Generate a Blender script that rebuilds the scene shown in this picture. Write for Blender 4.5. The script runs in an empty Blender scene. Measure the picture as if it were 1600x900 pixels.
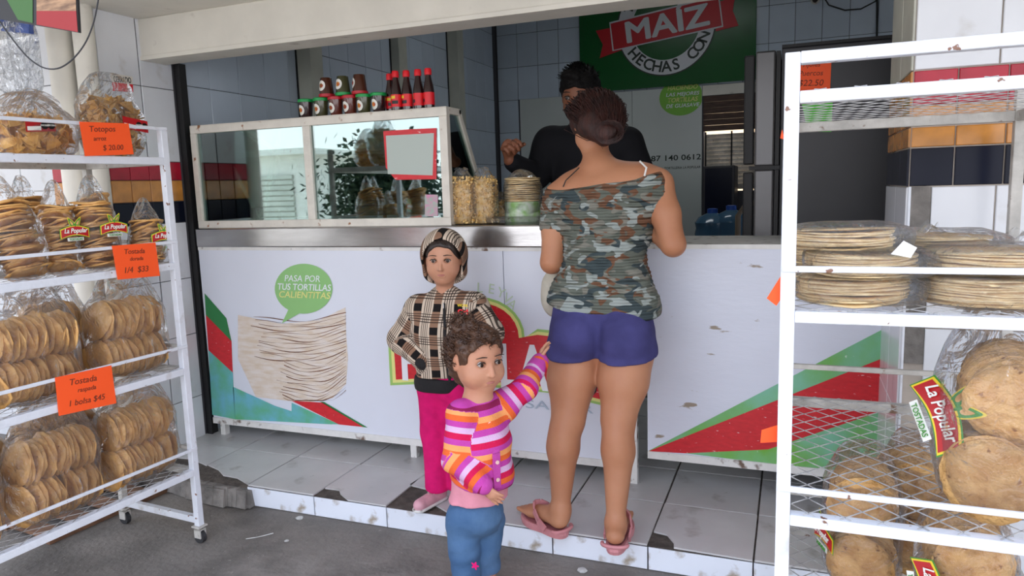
import bpy, bmesh, math, random
import numpy as np
from mathutils import Vector, Matrix, noise as mnoise
random.seed(7); rng = np.random.default_rng(7)
S = bpy.context.scene; COL = S.collection
# ---------------------------------------------------------------- camera
FPX = 1127.52
AX = np.array([[0.932714, 0.359302, -0.030771], [0.021270, -0.139993, -0.989924], [-0.359989, 0.922662, -0.138215]])  # right, down, forward in world
CAM = np.array([0, 0, 1.29499])
cd = bpy.data.cameras.new('camera'); cam = bpy.data.objects.new('camera', cd); COL.objects.link(cam)
cd.sensor_width = 36; cd.lens = 36*FPX/1600; cd.clip_start = .05; cd.clip_end = 200
r_, d_, f_ = AX
cam.matrix_world = Matrix(((r_[0], -d_[0], -f_[0], CAM[0]), (r_[1], -d_[1], -f_[1], CAM[1]), (r_[2], -d_[2], -f_[2], CAM[2]), (0, 0, 0, 1)))
S.camera = cam
# ---------------------------------------------------------------- light
w = bpy.data.worlds.new('sky'); S.world = w; w.use_nodes = True
nt = w.node_tree; bgn = nt.nodes['Background']
tc = nt.nodes.new('ShaderNodeTexCoord'); sp = nt.nodes.new('ShaderNodeSeparateXYZ'); cr = nt.nodes.new('ShaderNodeValToRGB')
nt.links.new(tc.outputs['Generated'], sp.inputs[0]); nt.links.new(sp.outputs['Z'], cr.inputs[0]); nt.links.new(cr.outputs[0], bgn.inputs[0])
cr.color_ramp.elements[0].position = 0.0; cr.color_ramp.elements[0].color = (.97, .97, 1, 1)
cr.color_ramp.elements[1].position = 0.8; cr.color_ramp.elements[1].color = (.62, .74, 1, 1)
bgn.inputs[1].default_value = 2.5
sd = bpy.data.lights.new('sun', 'SUN'); sun = bpy.data.objects.new('sun', sd); COL.objects.link(sun)
sd.energy = 5.0; sd.angle = math.radians(.6); sd.color = (1, .95, .86)
sun.rotation_euler = Vector((.25, .30, -1)).to_track_quat('-Z', 'Y').to_euler()
ld = bpy.data.lights.new('interior_fill', 'AREA'); ld.shape = 'RECTANGLE'; ld.size = 1.2; ld.size_y = .3; ld.energy = 6; ld.color = (.93, .97, 1)  # unseen fill light, added to lift the dim shop interior
lo_ = bpy.data.objects.new('interior_fill', ld); COL.objects.link(lo_); lo_.location = (-1.0, 4.9, 3.15)
S.view_settings.view_transform = 'Standard'; S.view_settings.look = 'None'
S.view_settings.exposure = 0.25; S.view_settings.gamma = 1; S.view_settings.use_curve_mapping = False
# ---------------------------------------------------------------- helpers
def ray(px, py): return (px-800)*AX[0] + (py-450)*AX[1] + FPX*AX[2]
def oy(px, py, y): d = ray(px, py); return Vector(CAM + d*(y/d[1]))
def ox(px, py, x): d = ray(px, py); return Vector(CAM + d*(x/d[0]))
def oz(px, py, z): d = ray(px, py); return Vector(CAM + d*((z-CAM[2])/d[2]))
def link(o, parent=None):
    COL.objects.link(o)
    if parent: o.parent = parent
    return o
def tag(o, label=None, cat=None, group=None, kind=None):
    if label: o['label'] = label
    if cat: o['category'] = cat
    if group: o['group'] = group
    if kind: o['kind'] = kind
    return o
def empty(name, loc=(0, 0, 0), rz=0, label=None, cat=None, group=None):
    o = bpy.data.objects.new(name, None); o.empty_display_size = .05; link(o)
    o.location = loc; o.rotation_euler = (0, 0, rz); tag(o, label, cat, group); return o
class MB:
    def __init__(s): s.v = []; s.f = []; s.m = []
    def add(s, vs, fs, mi=0):
        b = len(s.v); s.v += [tuple(v) for v in vs]; s.f += [tuple(i+b for i in f) for f in fs]; s.m += [mi]*len(fs)
    def box(s, a, b, mi=0):
        x0, y0, z0 = a; x1, y1, z1 = b
        s.add([(x0,y0,z0),(x1,y0,z0),(x1,y1,z0),(x0,y1,z0),(x0,y0,z1),(x1,y0,z1),(x1,y1,z1),(x0,y1,z1)],
              [(3,2,1,0),(4,5,6,7),(0,1,5,4),(1,2,6,5),(2,3,7,6),(3,0,4,7)], mi); return s
    def bar(s, p, q, w, h, up=(0, 0, 1), mi=0):
        p = Vector(p); q = Vector(q); d = (q-p).normalized(); up = Vector(up)
        if abs(d.dot(up)) > .98: up = Vector((0, 1, 0))
        a = d.cross(up).normalized()*w/2; b = a.cross(d).normalized()*h/2
        vs = [p-a-b, p+a-b, p+a+b, p-a+b, q-a-b, q+a-b, q+a+b, q-a+b]
        s.add(vs, [(3,2,1,0),(4,5,6,7),(0,1,5,4),(1,2,6,5),(2,3,7,6),(3,0,4,7)], mi); return s
    def tube(s, pts, r, n=8, mi=0, caps=True):
        pts = [Vector(p) for p in pts]; rs = r if hasattr(r, '__len__') else [r]*len(pts)
        t = (pts[1]-pts[0]).normalized(); u = t.orthogonal().normalized(); b = len(s.v)
        for i, p in enumerate(pts):
            t2 = (pts[min(i+1, len(pts)-1)]-pts[max(i-1, 0)])
            t2 = t2.normalized() if t2.length > 1e-9 else t
            u = (u-t2*u.dot(t2)); u = u.normalized() if u.length > 1e-6 else t2.orthogonal().normalized(); t = t2; v = t.cross(u)
            for k in range(n):
                a = 2*math.pi*k/n; s.v.append(tuple(p+(u*math.cos(a)+v*math.sin(a))*rs[i]))
        for i in range(len(pts)-1):
            for k in range(n):
                s.f.append((b+i*n+k, b+i*n+(k+1) % n, b+(i+1)*n+(k+1) % n, b+(i+1)*n+k)); s.m.append(mi)
        if caps:
            s.f.append(tuple(b+k for k in range(n))[::-1]); s.m.append(mi)
            s.f.append(tuple(b+(len(pts)-1)*n+k for k in range(n))); s.m.append(mi)
        return s
    def lathe(s, prof, n=20, c=(0, 0, 0), mi=0, mis=None):
        b = len(s.v); c = Vector(c)
        for r, z in prof:
            for k in range(n):
                a = 2*math.pi*k/n; s.v.append((c.x+r*math.cos(a), c.y+r*math.sin(a), c.z+z))
        for i in range(len(prof)-1):
            for k in range(n):
                s.f.append((b+i*n+k, b+i*n+(k+1) % n, b+(i+1)*n+(k+1) % n, b+(i+1)*n+k)); s.m.append(mis[i] if mis else mi)
        s.f.append(tuple(b+k for k in range(n))[::-1]); s.m.append(mis[0] if mis else mi)
        s.f.append(tuple(b+(len(prof)-1)*n+k for k in range(n))); s.m.append(mis[-1] if mis else mi)
        return s
    def poly(s, pts, mi=0):
        s.add(pts, [tuple(range(len(pts)))], mi); return s
    def prism(s, pts, n, mi=0):
        k = len(pts); n = Vector(n); a = [Vector(p) for p in pts]; b = [p+n for p in a]
        s.add(a+b, [tuple(range(k))[::-1], tuple(range(k, 2*k))]+[(i, (i+1) % k, k+(i+1) % k, k+i) for i in range(k)], mi); return s
    def mesh(s, name, mats, smooth=False):
        me = bpy.data.meshes.new(name); me.from_pydata(s.v, [], s.f)
        if not isinstance(mats, (list, tuple)): mats = [mats]
        for m in mats: me.materials.append(m)
        if any(s.m): me.polygons.foreach_set('material_index', s.m)
        if smooth: me.polygons.foreach_set('use_smooth', [True]*len(s.f))
        me.update(); return me
    def build(s, name, mats, parent=None, smooth=False, bevel=0, label=None):
        o = bpy.data.objects.new(name, s.mesh(name, mats, smooth)); link(o, parent)
        if label: o['label'] = label
        if bevel:
            m = o.modifiers.new('b', 'BEVEL'); m.width = bevel; m.segments = 2; m.limit_method = 'ANGLE'
        if smooth:
            try: o.data.set_sharp_from_angle(angle=math.radians(38))
            except Exception: pass
        return o
def inst(name, me, parent, loc=(0, 0, 0), rot=None):
    o = bpy.data.objects.new(name, me); link(o, parent); o.location = loc
    if rot is not None:
        if isinstance(rot, Matrix): o.matrix_local = Matrix.Translation(Vector(loc)) @ rot.to_4x4()
        else: o.rotation_euler = rot
    return o
def copy_tree(o, parent=None):
    c = o.copy(); COL.objects.link(c)
    if parent: c.parent = parent
    for ch in list(o.children): copy_tree(ch, c)
    return c
# ---------------------------------------------------------------- materials
def mat(name, col, rough=.5, metal=0, var=0, vscale=8, bump=0, bscale=40, spots=None, spec=.5, coat=0, stretch=None, rnd=0, sss=0, detail=6, trans=0, col2=None):
    m = bpy.data.materials.new(name); m.use_nodes = True; t = m.node_tree; N = t.nodes; L = t.links; b = N['Principled BSDF']
    b.inputs['Roughness'].default_value = rough; b.inputs['Metallic'].default_value = metal
    b.inputs['Specular IOR Level'].default_value = spec; b.inputs['Coat Weight'].default_value = coat
    c4 = (*col, 1); out = None
    tcn = N.new('ShaderNodeTexCoord'); mp = N.new('ShaderNodeMapping'); L.new(tcn.outputs['Object'], mp.inputs[0])
    if stretch: mp.inputs['Scale'].default_value = stretch
    b.inputs['Base Color'].default_value = c4
    def mix(a, bb, fac, blend='MIX'):
        x = N.new('ShaderNodeMix'); x.data_type = 'RGBA'; x.blend_type = blend
        for sock, val in ((6, a), (7, bb)):
            if isinstance(val, tuple): x.inputs[sock].default_value = val
            else: L.new(val, x.inputs[sock])
        if isinstance(fac, (int, float)): x.inputs[0].default_value = fac
        else: L.new(fac, x.inputs[0])
        return x.outputs[2]
    def nz(scale, det=detail, lo=.35, hi=.65, w=None):
        n = N.new('ShaderNodeTexNoise'); n.inputs['Scale'].default_value = scale; n.inputs['Detail'].default_value = det
        L.new(mp.outputs[0], n.inputs[0]); r = N.new('ShaderNodeMapRange'); r.inputs[1].default_value = lo; r.inputs[2].default_value = hi
        L.new(n.outputs[0], r.inputs[0]); return r.outputs[0]
    cur = c4
    if var or col2:
        dk = (*col2, 1) if col2 else tuple(max(0, c*(1-var)) for c in col)+(1,)
        cur = mix(c4, dk, nz(vscale))
    if spots:    # list of (colour, scale, low threshold, high threshold)
        for sc, s_, lo, hi in spots: cur = mix(cur, (*sc, 1), nz(s_, 8, lo, hi))
    if rnd:
        oi = N.new('ShaderNodeObjectInfo'); r = N.new('ShaderNodeMapRange'); r.inputs[3].default_value = 1-rnd; r.inputs[4].default_value = 1+rnd*.4
        L.new(oi.outputs['Random'], r.inputs[0]); hs = N.new('ShaderNodeHueSaturation'); L.new(r.outputs[0], hs.inputs['Value'])
        if isinstance(cur, tuple): hs.inputs['Color'].default_value = cur
        else: L.new(cur, hs.inputs['Color'])
        cur = hs.outputs[0]
    if not isinstance(cur, tuple): L.new(cur, b.inputs['Base Color'])
    if bump:
        n = N.new('ShaderNodeTexNoise'); n.inputs['Scale'].default_value = bscale; n.inputs['Detail'].default_value = 5; L.new(mp.outputs[0], n.inputs[0])
        bp = N.new('ShaderNodeBump'); bp.inputs['Strength'].default_value = bump; bp.inputs['Distance'].default_value = .01
        L.new(n.outputs[0], bp.inputs['Height']); L.new(bp.outputs[0], b.inputs['Normal'])
    if sss: b.inputs['Subsurface Weight'].default_value = sss; b.inputs['Subsurface Radius'].default_value = (.02, .008, .004)
    return m
def film(name, alpha=.16, tint=(.95, .97, 1), bscale=16, rough=.08):     # clear crinkled plastic
    m = bpy.data.materials.new(name); m.use_nodes = True; t = m.node_tree; N = t.nodes; L = t.links; N.clear()
    o = N.new('ShaderNodeOutputMaterial'); tr = N.new('ShaderNodeBsdfTransparent'); g = N.new('ShaderNodeBsdfGlossy'); d = N.new('ShaderNodeBsdfDiffuse')
    tr.inputs[0].default_value = (.97, .975, .98, 1); g.inputs['Roughness'].default_value = rough; g.inputs[0].default_value = (*tint, 1); d.inputs[0].default_value = (.8, .83, .88, 1)
    tcn = N.new('ShaderNodeTexCoord'); n = N.new('ShaderNodeTexNoise'); n.inputs['Scale'].default_value = bscale; n.inputs['Detail'].default_value = 4; n.inputs['Distortion'].default_value = 1.2
    L.new(tcn.outputs['Object'], n.inputs[0]); bp = N.new('ShaderNodeBump'); bp.inputs['Strength'].default_value = 1; bp.inputs['Distance'].default_value = .035
    L.new(n.outputs[0], bp.inputs['Height']); L.new(bp.outputs[0], g.inputs['Normal'])
    fr = N.new('ShaderNodeFresnel'); fr.inputs[0].default_value = 1.45; L.new(bp.outputs[0], fr.inputs['Normal'])
    r = N.new('ShaderNodeMapRange'); r.inputs[1].default_value = .05; r.inputs[2].default_value = .75; r.inputs[3].default_value = alpha*.18; r.inputs[4].default_value = .8; L.new(fr.outputs[0], r.inputs[0])
    m1 = N.new('ShaderNodeMixShader'); L.new(r.outputs[0], m1.inputs[0]); L.new(tr.outputs[0], m1.inputs[1]); L.new(g.outputs[0], m1.inputs[2])
    m2 = N.new('ShaderNodeMixShader'); m2.inputs[0].default_value = alpha*.22; L.new(m1.outputs[0], m2.inputs[1]); L.new(d.outputs[0], m2.inputs[2])
    L.new(m2.outputs[0], o.inputs[0]); return m
def glassmat(name, tint=(.75, .88, .86), refl=.22):
    m = bpy.data.materials.new(name); m.use_nodes = True; t = m.node_tree; N = t.nodes; L = t.links; N.clear()
    o = N.new('ShaderNodeOutputMaterial'); tr = N.new('ShaderNodeBsdfTransparent'); g = N.new('ShaderNodeBsdfGlossy')
    tr.inputs[0].default_value = (*tint, 1); g.inputs['Roughness'].default_value = .015; g.inputs[0].default_value = (.85, .97, .95, 1)
    fr = N.new('ShaderNodeFresnel'); fr.inputs[0].default_value = 1.5
    r = N.new('ShaderNodeMapRange'); r.inputs[1].default_value = .0; r.inputs[2].default_value = 1; r.inputs[3].default_value = refl; r.inputs[4].default_value = 1; L.new(fr.outputs[0], r.inputs[0])
    m1 = N.new('ShaderNodeMixShader'); L.new(r.outputs[0], m1.inputs[0]); L.new(tr.outputs[0], m1.inputs[1]); L.new(g.outputs[0], m1.inputs[2])
    L.new(m1.outputs[0], o.inputs[0]); return m
def hexc(h): return tuple(((int(h[i:i+2], 16)/255)**2.2) for i in (0, 2, 4))
Mt = {}
Mt['white_tile'] = mat('white_tile', (.74, .76, .80), .18, var=.10, vscale=3, bump=.03, bscale=6, spots=[((.45, .42, .38), 5, .62, .78)], rnd=.05)
Mt['shop_tile'] = mat('shop_tile', (.60, .68, .78), .14, var=.10, vscale=2, bump=.03, bscale=5, rnd=.06)
Mt['grout'] = mat('grout', (.07, .07, .08), .9)
Mt['pale_grout'] = mat('pale_grout', (.50, .44, .38), .9, var=.3)
Mt['floor_tile'] = mat('floor_tile', (.60, .59, .585), .32, var=.14, vscale=4, bump=.05, bscale=12, spots=[((.20, .17, .14), 7, .60, .78), ((.10, .09, .08), 35, .70, .8)], rnd=.05)
Mt['riser_tile'] = mat('riser_tile', (.80, .84, .92), .25, var=.06, vscale=4, bump=.04, spots=[((.38, .32, .25), 14, .58, .72)], rnd=.03)
Mt['asphalt'] = mat('asphalt', (.27, .245, .22), .75, var=.5, vscale=2.2, bump=.6, bscale=45, spots=[((.10, .09, .08), 2.6, .50, .66), ((.36, .33, .29), 60, .66, .74)])
Mt['concrete'] = mat('concrete', (.27, .25, .23), .9, var=.5, vscale=14, bump=1, bscale=40)
Mt['mortar'] = mat('mortar', (.115, .095, .08), .9, var=.5, vscale=25, bump=.8, bscale=60)
Mt['cream'] = mat('cream_paint', (.78, .75, .67), .55, var=.12, vscale=5, bump=.1, bscale=20, spots=[((.42, .38, .32), 9, .66, .8)])
Mt['grey_paint'] = mat('grey_paint', (.56, .56, .48), .5, var=.2, vscale=4)
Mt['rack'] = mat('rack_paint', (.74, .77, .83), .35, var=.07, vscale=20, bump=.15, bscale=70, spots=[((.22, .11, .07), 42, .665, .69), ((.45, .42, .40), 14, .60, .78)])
Mt['rack_grey'] = mat('rack_paint_grey', (.55, .53, .49), .5, var=.3, vscale=20, bump=.15, bscale=70, spots=[((.20, .12, .08), 30, .64, .7)])  # greyer, rust-spotted rack paint, mostly for rear and side bars
Mt['mesh_wire'] = mat('mesh_wire', (.58, .58, .58), .45, var=.4, vscale=30)
Mt['case_paint'] = mat('case_paint', (.74, .70, .62), .45, var=.12, vscale=14, bump=.15, bscale=60, spots=[((.30, .13, .05), 26, .64, .72)])
Mt['steel'] = mat('steel', (.55, .54, .54), .22, 1, var=.25, vscale=3, bump=.06, bscale=6, stretch=(1, 1, 4))
Mt['panel'] = mat('panel_print', (.75, .78, .87), .35, var=.05, vscale=2, bump=.03, bscale=8)
Mt['panel_worn'] = mat('panel_print_worn', (.72, .75, .85), .35, var=.05, vscale=2, spots=[((.33, .27, .21), 9, .66, .70)], stretch=(1, 1, 3.2), bump=.1, bscale=20)
Mt['white_edge'] = mat('white_edge', (.78, .77, .74), .5, var=.1, vscale=20, spots=[((.16, .10, .07), 16, .60, .68)])
Mt['glass'] = glassmat('case_glass')
Mt['black'] = mat('black', (.012, .012, .013), .6)
Mt['rubber'] = mat('rubber', (.03, .03, .033), .7, var=.3)
Mt['dark_tile'] = mat('dark_tile', (.006, .008, .020), .22, spec=.15, bump=.08, bscale=12, rnd=.2)
Mt['red_tile'] = mat('red_tile', (.45, .012, .035), .25, spec=.35, var=.25, vscale=9, bump=.08, bscale=12, rnd=.1)
Mt['orange_tile'] = mat('orange_tile', (.62, .26, .05), .2, var=.3, vscale=14, bump=.1, bscale=18, rnd=.1)
Mt['fridge_black'] = mat('fridge_black', (.028, .028, .033), .45, var=.25, vscale=3, bump=.05, bscale=8)
Mt['fridge_steel'] = mat('fridge_steel', (.11, .108, .11), .35, .6, bump=.15, bscale=9)
Mt['wood'] = mat('dark_wood', (.09, .045, .03), .6, var=.5, vscale=10, stretch=(1, 1, 12))
Mt['pallet'] = mat('pallet_wood', (.22, .11, .06), .8, var=.5, vscale=14, bump=.4)
def pr(name, h, rough=.4, **k):
    Mt[name] = mat(name, hexc(h), rough, **k); return Mt[name]
for n_, h_ in dict(p_green='6fae3e', p_dgreen='2f7d46', p_red='d42a33', p_ltgreen='9cc56a', p_bubble='8cc178', p_white='e9ecf2', p_yellow='e3e08a', p_faint='c3d3b8', p_bluegrey='aebccb', p_black='15161a',
                   s_green='0f6b2e', s_red='c11324', s_white='d5d8dc', s_dark='10261a', s_lime='78b93c', card_orange='ff5f14', card_green='58d23a', ink='4a1c08', l_red='b3161d', l_yellow='e8c92e', l_green='3e8a2e', l_white='e8e8e0', l_black='101010', blue='1f4fa8', cap_red='e3202c', lid_green='13974a', lid_red='b81f2e', lens='201010').items(): pr(n_, h_)
Mt['p_red'] = mat('printed_red', hexc('d42a33'), .4, var=.15, vscale=30, spots=[((.75, .6, .6), 40, .66, .72)], stretch=(1, 1, 3))
Mt['p_green'] = mat('printed_green', hexc('6fae3e'), .4, col2=hexc('7fc0a0'), vscale=5, spots=[((.7, .8, .7), 40, .68, .74)])
Mt['p_teal'] = mat('printed_teal', hexc('5fae7c'), .4, col2=hexc('6cb6c8'), vscale=9)
Mt['film'] = film('clear_film'); Mt['film2'] = film('soft_film', .22, bscale=22, rough=.2)
Mt['clear'] = glassmat('clear_plastic', (.93, .95, .95), .05)
Mt['tostada'] = mat('tostada', (.84, .50, .18), .5, col2=(.62, .31, .085), vscale=18, bump=.5, bscale=55, spots=[((.28, .10, .03), 60, .66, .72)], rnd=.18)
Mt['tostada_pale'] = mat('tostada_pale', (.78, .47, .18), .45, col2=(.58, .29, .08), vscale=26, bump=.9, bscale=70, spots=[((.30, .12, .03), 60, .62, .70)], rnd=.14)
Mt['chip'] = mat('chip', (.92, .54, .14), .5, col2=(.66, .32, .06), vscale=20, bump=.4, bscale=60, rnd=.25)
Mt['tortilla'] = mat('tortilla', (.90, .72, .42), .6, col2=(.80, .55, .26), vscale=20, bump=.25, bscale=60, spots=[((.50, .30, .13), 45, .68, .74)], rnd=.08)
Mt['corn'] = mat('toasted_corn', (.86, .50, .10), .4, col2=(.88, .66, .33), vscale=60, bump=.2, rnd=.2)
# ---------------------------------------------------------------- text and flat print
_tc = {}
def text_mesh(s, size, bold=0, shear=0, ext=.0006, align='CENTER'):
    k = (s, size, bold, shear, align)
    if k in _tc: return _tc[k]
    c = bpy.data.curves.new('t', 'FONT'); c.body = s; c.size = size; c.offset = 0 if 'M' in s.upper() else bold*size; c.shear = shear; c.extrude = ext; c.align_x = align; c.align_y = 'CENTER'; c.resolution_u = 3
    o = bpy.data.objects.new('t', c); COL.objects.link(o); dg = bpy.context.evaluated_depsgraph_get()
    me = bpy.data.meshes.new_from_object(o.evaluated_get(dg)); bpy.data.objects.remove(o)
    if 'M' in s.upper() and bold > .005:      # the font's M cannot be thickened by offset: overlay shifted copies instead
        mb = MB(); d = bold*size*.8; vs = [v.co.copy() for v in me.vertices]; fs = [tuple(p.vertices) for p in me.polygons]
        for i, (dx, dy) in enumerate(((0, 0), (d, 0), (-d, 0), (0, d), (0, -d), (d*.7, d*.7), (-d*.7, d*.7), (d*.7, -d*.7), (-d*.7, -d*.7))): mb.add([(v.x+dx, v.y+dy, v.z+i*.00006) for v in vs], fs)
        m2 = bpy.data.meshes.new('t'); m2.from_pydata(mb.v, [], mb.f); me = m2
    _tc[k] = me
    me.polygons.foreach_set('use_smooth', [False]*len(me.polygons))
    for an in ('custom_normal', 'sharp_face'):
        if an in me.attributes: me.attributes.remove(me.attributes[an])
    if me.has_custom_normals: me.normals_split_custom_set([(0, 0, 0)]*len(me.loops))
    return me
def frame(u, v):
    u = Vector(u).normalized(); v = Vector(v); v = (v-u*u.dot(v)).normalized(); n = u.cross(v)
    return Matrix((u, v, n)).transposed()
FRONT = frame((1, 0, 0), (0, 0, 1))
def text(s, size, m, loc, R=FRONT, parent=None, bold=.01, shear=0, align='CENTER', name='lettering', width=None):
    me = text_mesh(s, size, bold, shear, align=align).copy(); me.materials.clear(); me.materials.append(m)
    if width:
        xs = [v.co.x for v in me.vertices]; k = width/(max(xs)-min(xs)) if xs else 1
        for v in me.vertices: v.co.x *= k
    o = bpy.data.objects.new(name, me); link(o, parent); o.matrix_local = Matrix.Translation(Vector(loc)) @ R.to_4x4()
    return o
def join_text(items, m, name, parent):
    for s, size, bold, X in items:
        me = text_mesh(s, size, bold, 0).copy(); me.materials.clear(); me.materials.append(m)
        o = bpy.data.objects.new('letter', me); link(o, parent); o.matrix_local = X
def flat(name, polys, m, parent=None, mis=None):
    mb = MB()
    for p in polys: mb.poly(p)
    return mb.build(name, m, parent)
def ell(cx, cy, rx, ry, n=32, a0=0, a1=2*math.pi): return [(cx+rx*math.cos(a0+(a1-a0)*i/n), cy+ry*math.sin(a0+(a1-a0)*i/n)) for i in range(n+(1 if a1-a0 < 6.28 else 0))]
def ringpoly(mb, c, r0, r1, put, n=48, a0=0, a1=2*math.pi, mi=0):
    for i in range(n):
        a = a0+(a1-a0)*i/n; b = a0+(a1-a0)*(i+1)/n
        q = [(c[0]+r*math.cos(t), c[1]+r*math.sin(t)) for r, t in ((r0, a), (r1, a), (r1, b), (r0, b))]
        mb.poly([put(*p) for p in q], mi)
# ---------------------------------------------------------------- tiles
_tm = {}
def tile_mesh(a, b, t, m, lean=.0015):
    k = (round(a, 4), round(b, 4), t, m.name)
    if k not in _tm:
        e = min(.002, t/2); a2 = a/2; b2 = b/2
        mb = MB(); mb.add([(-a2,-b2,0),(a2,-b2,0),(a2,b2,0),(-a2,b2,0),(-a2,-b2,t-e),(a2,-b2,t-e),(a2,b2,t-e),(-a2,b2,t-e),(-a2+e,-b2+e,t),(a2-e,-b2+e,t),(a2-e,b2-e,t),(-a2+e,b2-e,t)],
            [(3,2,1,0),(0,1,5,4),(1,2,6,5),(2,3,7,6),(3,0,4,7),(4,5,9,8),(5,6,10,9),(6,7,11,10),(7,4,8,11),(8,9,10,11)])
        _tm[k] = mb.mesh('tile', m)
    return _tm[k]
def tile_field(parent, org, u, v, us, vs, m, gap=.003, t=.006, name='tile', skip=None, jit=.004):
    """tiles between consecutive us (along u) and vs (along v); org, u, v in the parent's space"""
    R = frame(u, v); org = Vector(org); u = Vector(u); v = Vector(v)
    for i in range(len(us)-1):
        for j in range(len(vs)-1):
            if skip and skip(i, j): continue
            a = us[i+1]-us[i]-gap; b = vs[j+1]-vs[j]-gap; c = org+u*(us[i]+us[i+1])/2+v*(vs[j]+vs[j+1])/2
            Rj = R @ Matrix.Rotation(random.gauss(0, jit), 3, 'X') @ Matrix.Rotation(random.gauss(0, jit), 3, 'Y')
            inst(name, tile_mesh(a, b, t, m), parent, c, Rj)
def slab(name, a, b, m, parent=None, kind='structure', label=None, bevel=0):
    o = MB().box(a, b).build(name, m, parent, bevel=bevel)
    if kind and not parent: o['kind'] = kind
    if label: o['label'] = label
    return o
# ================================================================ the setting
PZ = .09           # platform height
XL = -2.78         # left wall of the shop
YS = 2.284         # step edge
YC = 2.762         # counter front
YB = 6.90          # back wall
TW = .33724
ground = slab('ground', (-9, -9, -.1), (7, 2.75, 0), Mt['asphalt'], label='stained grey asphalt ground in front of the tiled step')
# --- platform with its tiles
floor = slab('floor', (-2.95, YS+.004, 0), (.9, YB, PZ-.007), Mt['mortar'], label='tiled floor of the shop raised one step above the street')
xs0 = -2.116; ys0 = YS
fx = [xs0+TW*i for i in range(-3, 9)]; fy = [ys0+TW*j for j in range(0, 6)]
fx[0] = -2.80
fx_broken = {(2, 0), (5, 0), (8, 0), (4, 0)}
def poly_tile(pts, m, t=.006, z=PZ-.006, parent=floor, name='tile'):
    mb = MB(); mb.prism([(x, y, z) for x, y in pts], (0, 0, t)); return mb.build(name, m, parent)
def floor_skip(i, j): return j == 0 and i in (0, 1, 2, 4, 5, 8) 
tile_field(floor, (0, 0, PZ-.006), (1, 0, 0), (0, 1, 0), fx, fy, Mt['floor_tile'], gap=.007, skip=floor_skip, jit=.0015)
g = .0025
def P(px, py): q = oz(px, py, PZ); return (q.x, q.y)
a, b = fx[4]+g, fx[5]-g; y0, y1 = ys0+g, fy[1]-g
poly_tile([(fx[2]+g, y1), (fx[2]+g, y0+.13), (fx[2]+.09, y0+.10), (fx[2]+.16, y0+.055), (fx[2]+.24, y0+.05), (fx[3]-g, y0+.008), (fx[3]-g, y1)], Mt['floor_tile'])
poly_tile([(fx[1]+g, y1), (fx[1]+g, y0+.20), (fx[1]+.12, y0+.16), (fx[1]+.20, y0+.17), (fx[2]-g, y0+.125), (fx[2]-g, y1)], Mt['floor_tile'])
# tile with the chip at its front left corner
poly_tile([P(508, 762), P(530, 765), P(532, 771), (a+.16, y0), (b, y0), (b, y1), (a, y1)], Mt['floor_tile'])
poly_tile([(fx[3]+g, y0), P(478, 771), P(507, 759), (fx[4]-g, y1), (fx[3]+g, y1)], Mt['floor_tile']) if False else None
# tile under the girl, most of it broken away
poly_tile([P(640, 757), P(668, 764), P(678, 787), P(700, 800), (fx[6]-g, y0), (fx[6]-g, y1), (fx[5]+g, y1)], Mt['floor_tile'])
# tile with a chip beside the woman's right heel
poly_tile([(fx[8]+.085, y0+.008), (fx[9]-g, y0), (fx[9]-g, y1), (fx[8]+g, y1), (fx[8]+g, y0+.10), (fx[8]+.05, y0+.09), (fx[8]+.08, y0+.04)], Mt['floor_tile'])
# riser: each tile its own piece, broken concrete at the left end
trim1 = slab('trim_1', (xs0, YS+.004, 0), (.9, YS+.03, PZ-.008), Mt['mortar'], label='tiled riser of the step, white tiles with dark joints')
rx = [xs0+TW*i for i in range(0, 9)]
tile_field(trim1, (0, YS+.004, 0), (1, 0, 0), (0, 0, 1), rx, [0.0, PZ-.007], Mt['riser_tile'], gap=.004, jit=.001)
mb = MB()
for k in range(34):
    t = k/33; x = -2.80+.67*t; s = random.uniform(.03, .06)
    mb.add(*(lambda c: ([(x+s*dx, YS+.03+s*dy*.9+.03*math.sin(x*9), .004+max(0, (PZ-.012)*(.5+dz*.5))-(0 if dz < 0 else random.uniform(0, .02))) for dx, dy, dz in c], [(3,2,1,0),(4,5,6,7),(0,1,5,4),(1,2,6,5),(2,3,7,6),(3,0,4,7)]))([(-1,-1,-1),(1,-1.2,-1),(1,1,-1),(-1,1,-1),(-.8,-.8,1),(.8,-.7,1),(.8,1,1),(-.8,1,1)]))
o = mb.build('broken_concrete', Mt['concrete'], floor)
# small loose stones
for k, (px, py, s) in enumerate([(267, 811, .018), (448, 846, .010), (466, 811, .012), (909, 894, .022), (772, 857, .014)][:0]): pass
def pebble(px, py, s, m, label):
    c = oz(px, py, 0); mb = MB(); n = 7
    pr_ = [(.001, 0), (s*.8, s*.1), (s, s*.35), (s*.6, s*.62), (.002, s*.7)]
    mb.lathe(pr_, n, (0, 0, 0)); mb.v = [(x*random.uniform(.8, 1.2), y*random.uniform(.8, 1.2), z) for x, y, z in mb.v]
    o = mb.build('pebble', m); o.location = c; tag(o, label, 'stone', 'crumbs of rubble on the asphalt')
Mt['chalk'] = mat('chalky_stone', (.62, .62, .6), .8, var=.3, vscale=30)
for px, py, s, l in [(468, 811, .016, 'white rubble crumb on the asphalt below the leftmost riser tiles'), (448, 846, .009, 'small pale crumb lying alone on the asphalt near bottom left'), (910, 893, .017, 'largest white crumb on the asphalt below the woman with pink sandals'), (774, 857, .012, 'pale crumb on the asphalt beside the toddler in jeans')]:
    pebble(px, py, s, Mt['chalk'], l)
mb = MB()
q = [oz(384, 842, .002), oz(398, 840, .003), oz(412, 837, .002), oz(427, 833, .003)]
o = mb.tube(q, .0018, 5).build('straw', Mt['chalk']); tag(o, 'thin white straw lying on the asphalt beside the left rack', 'straw')
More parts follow.
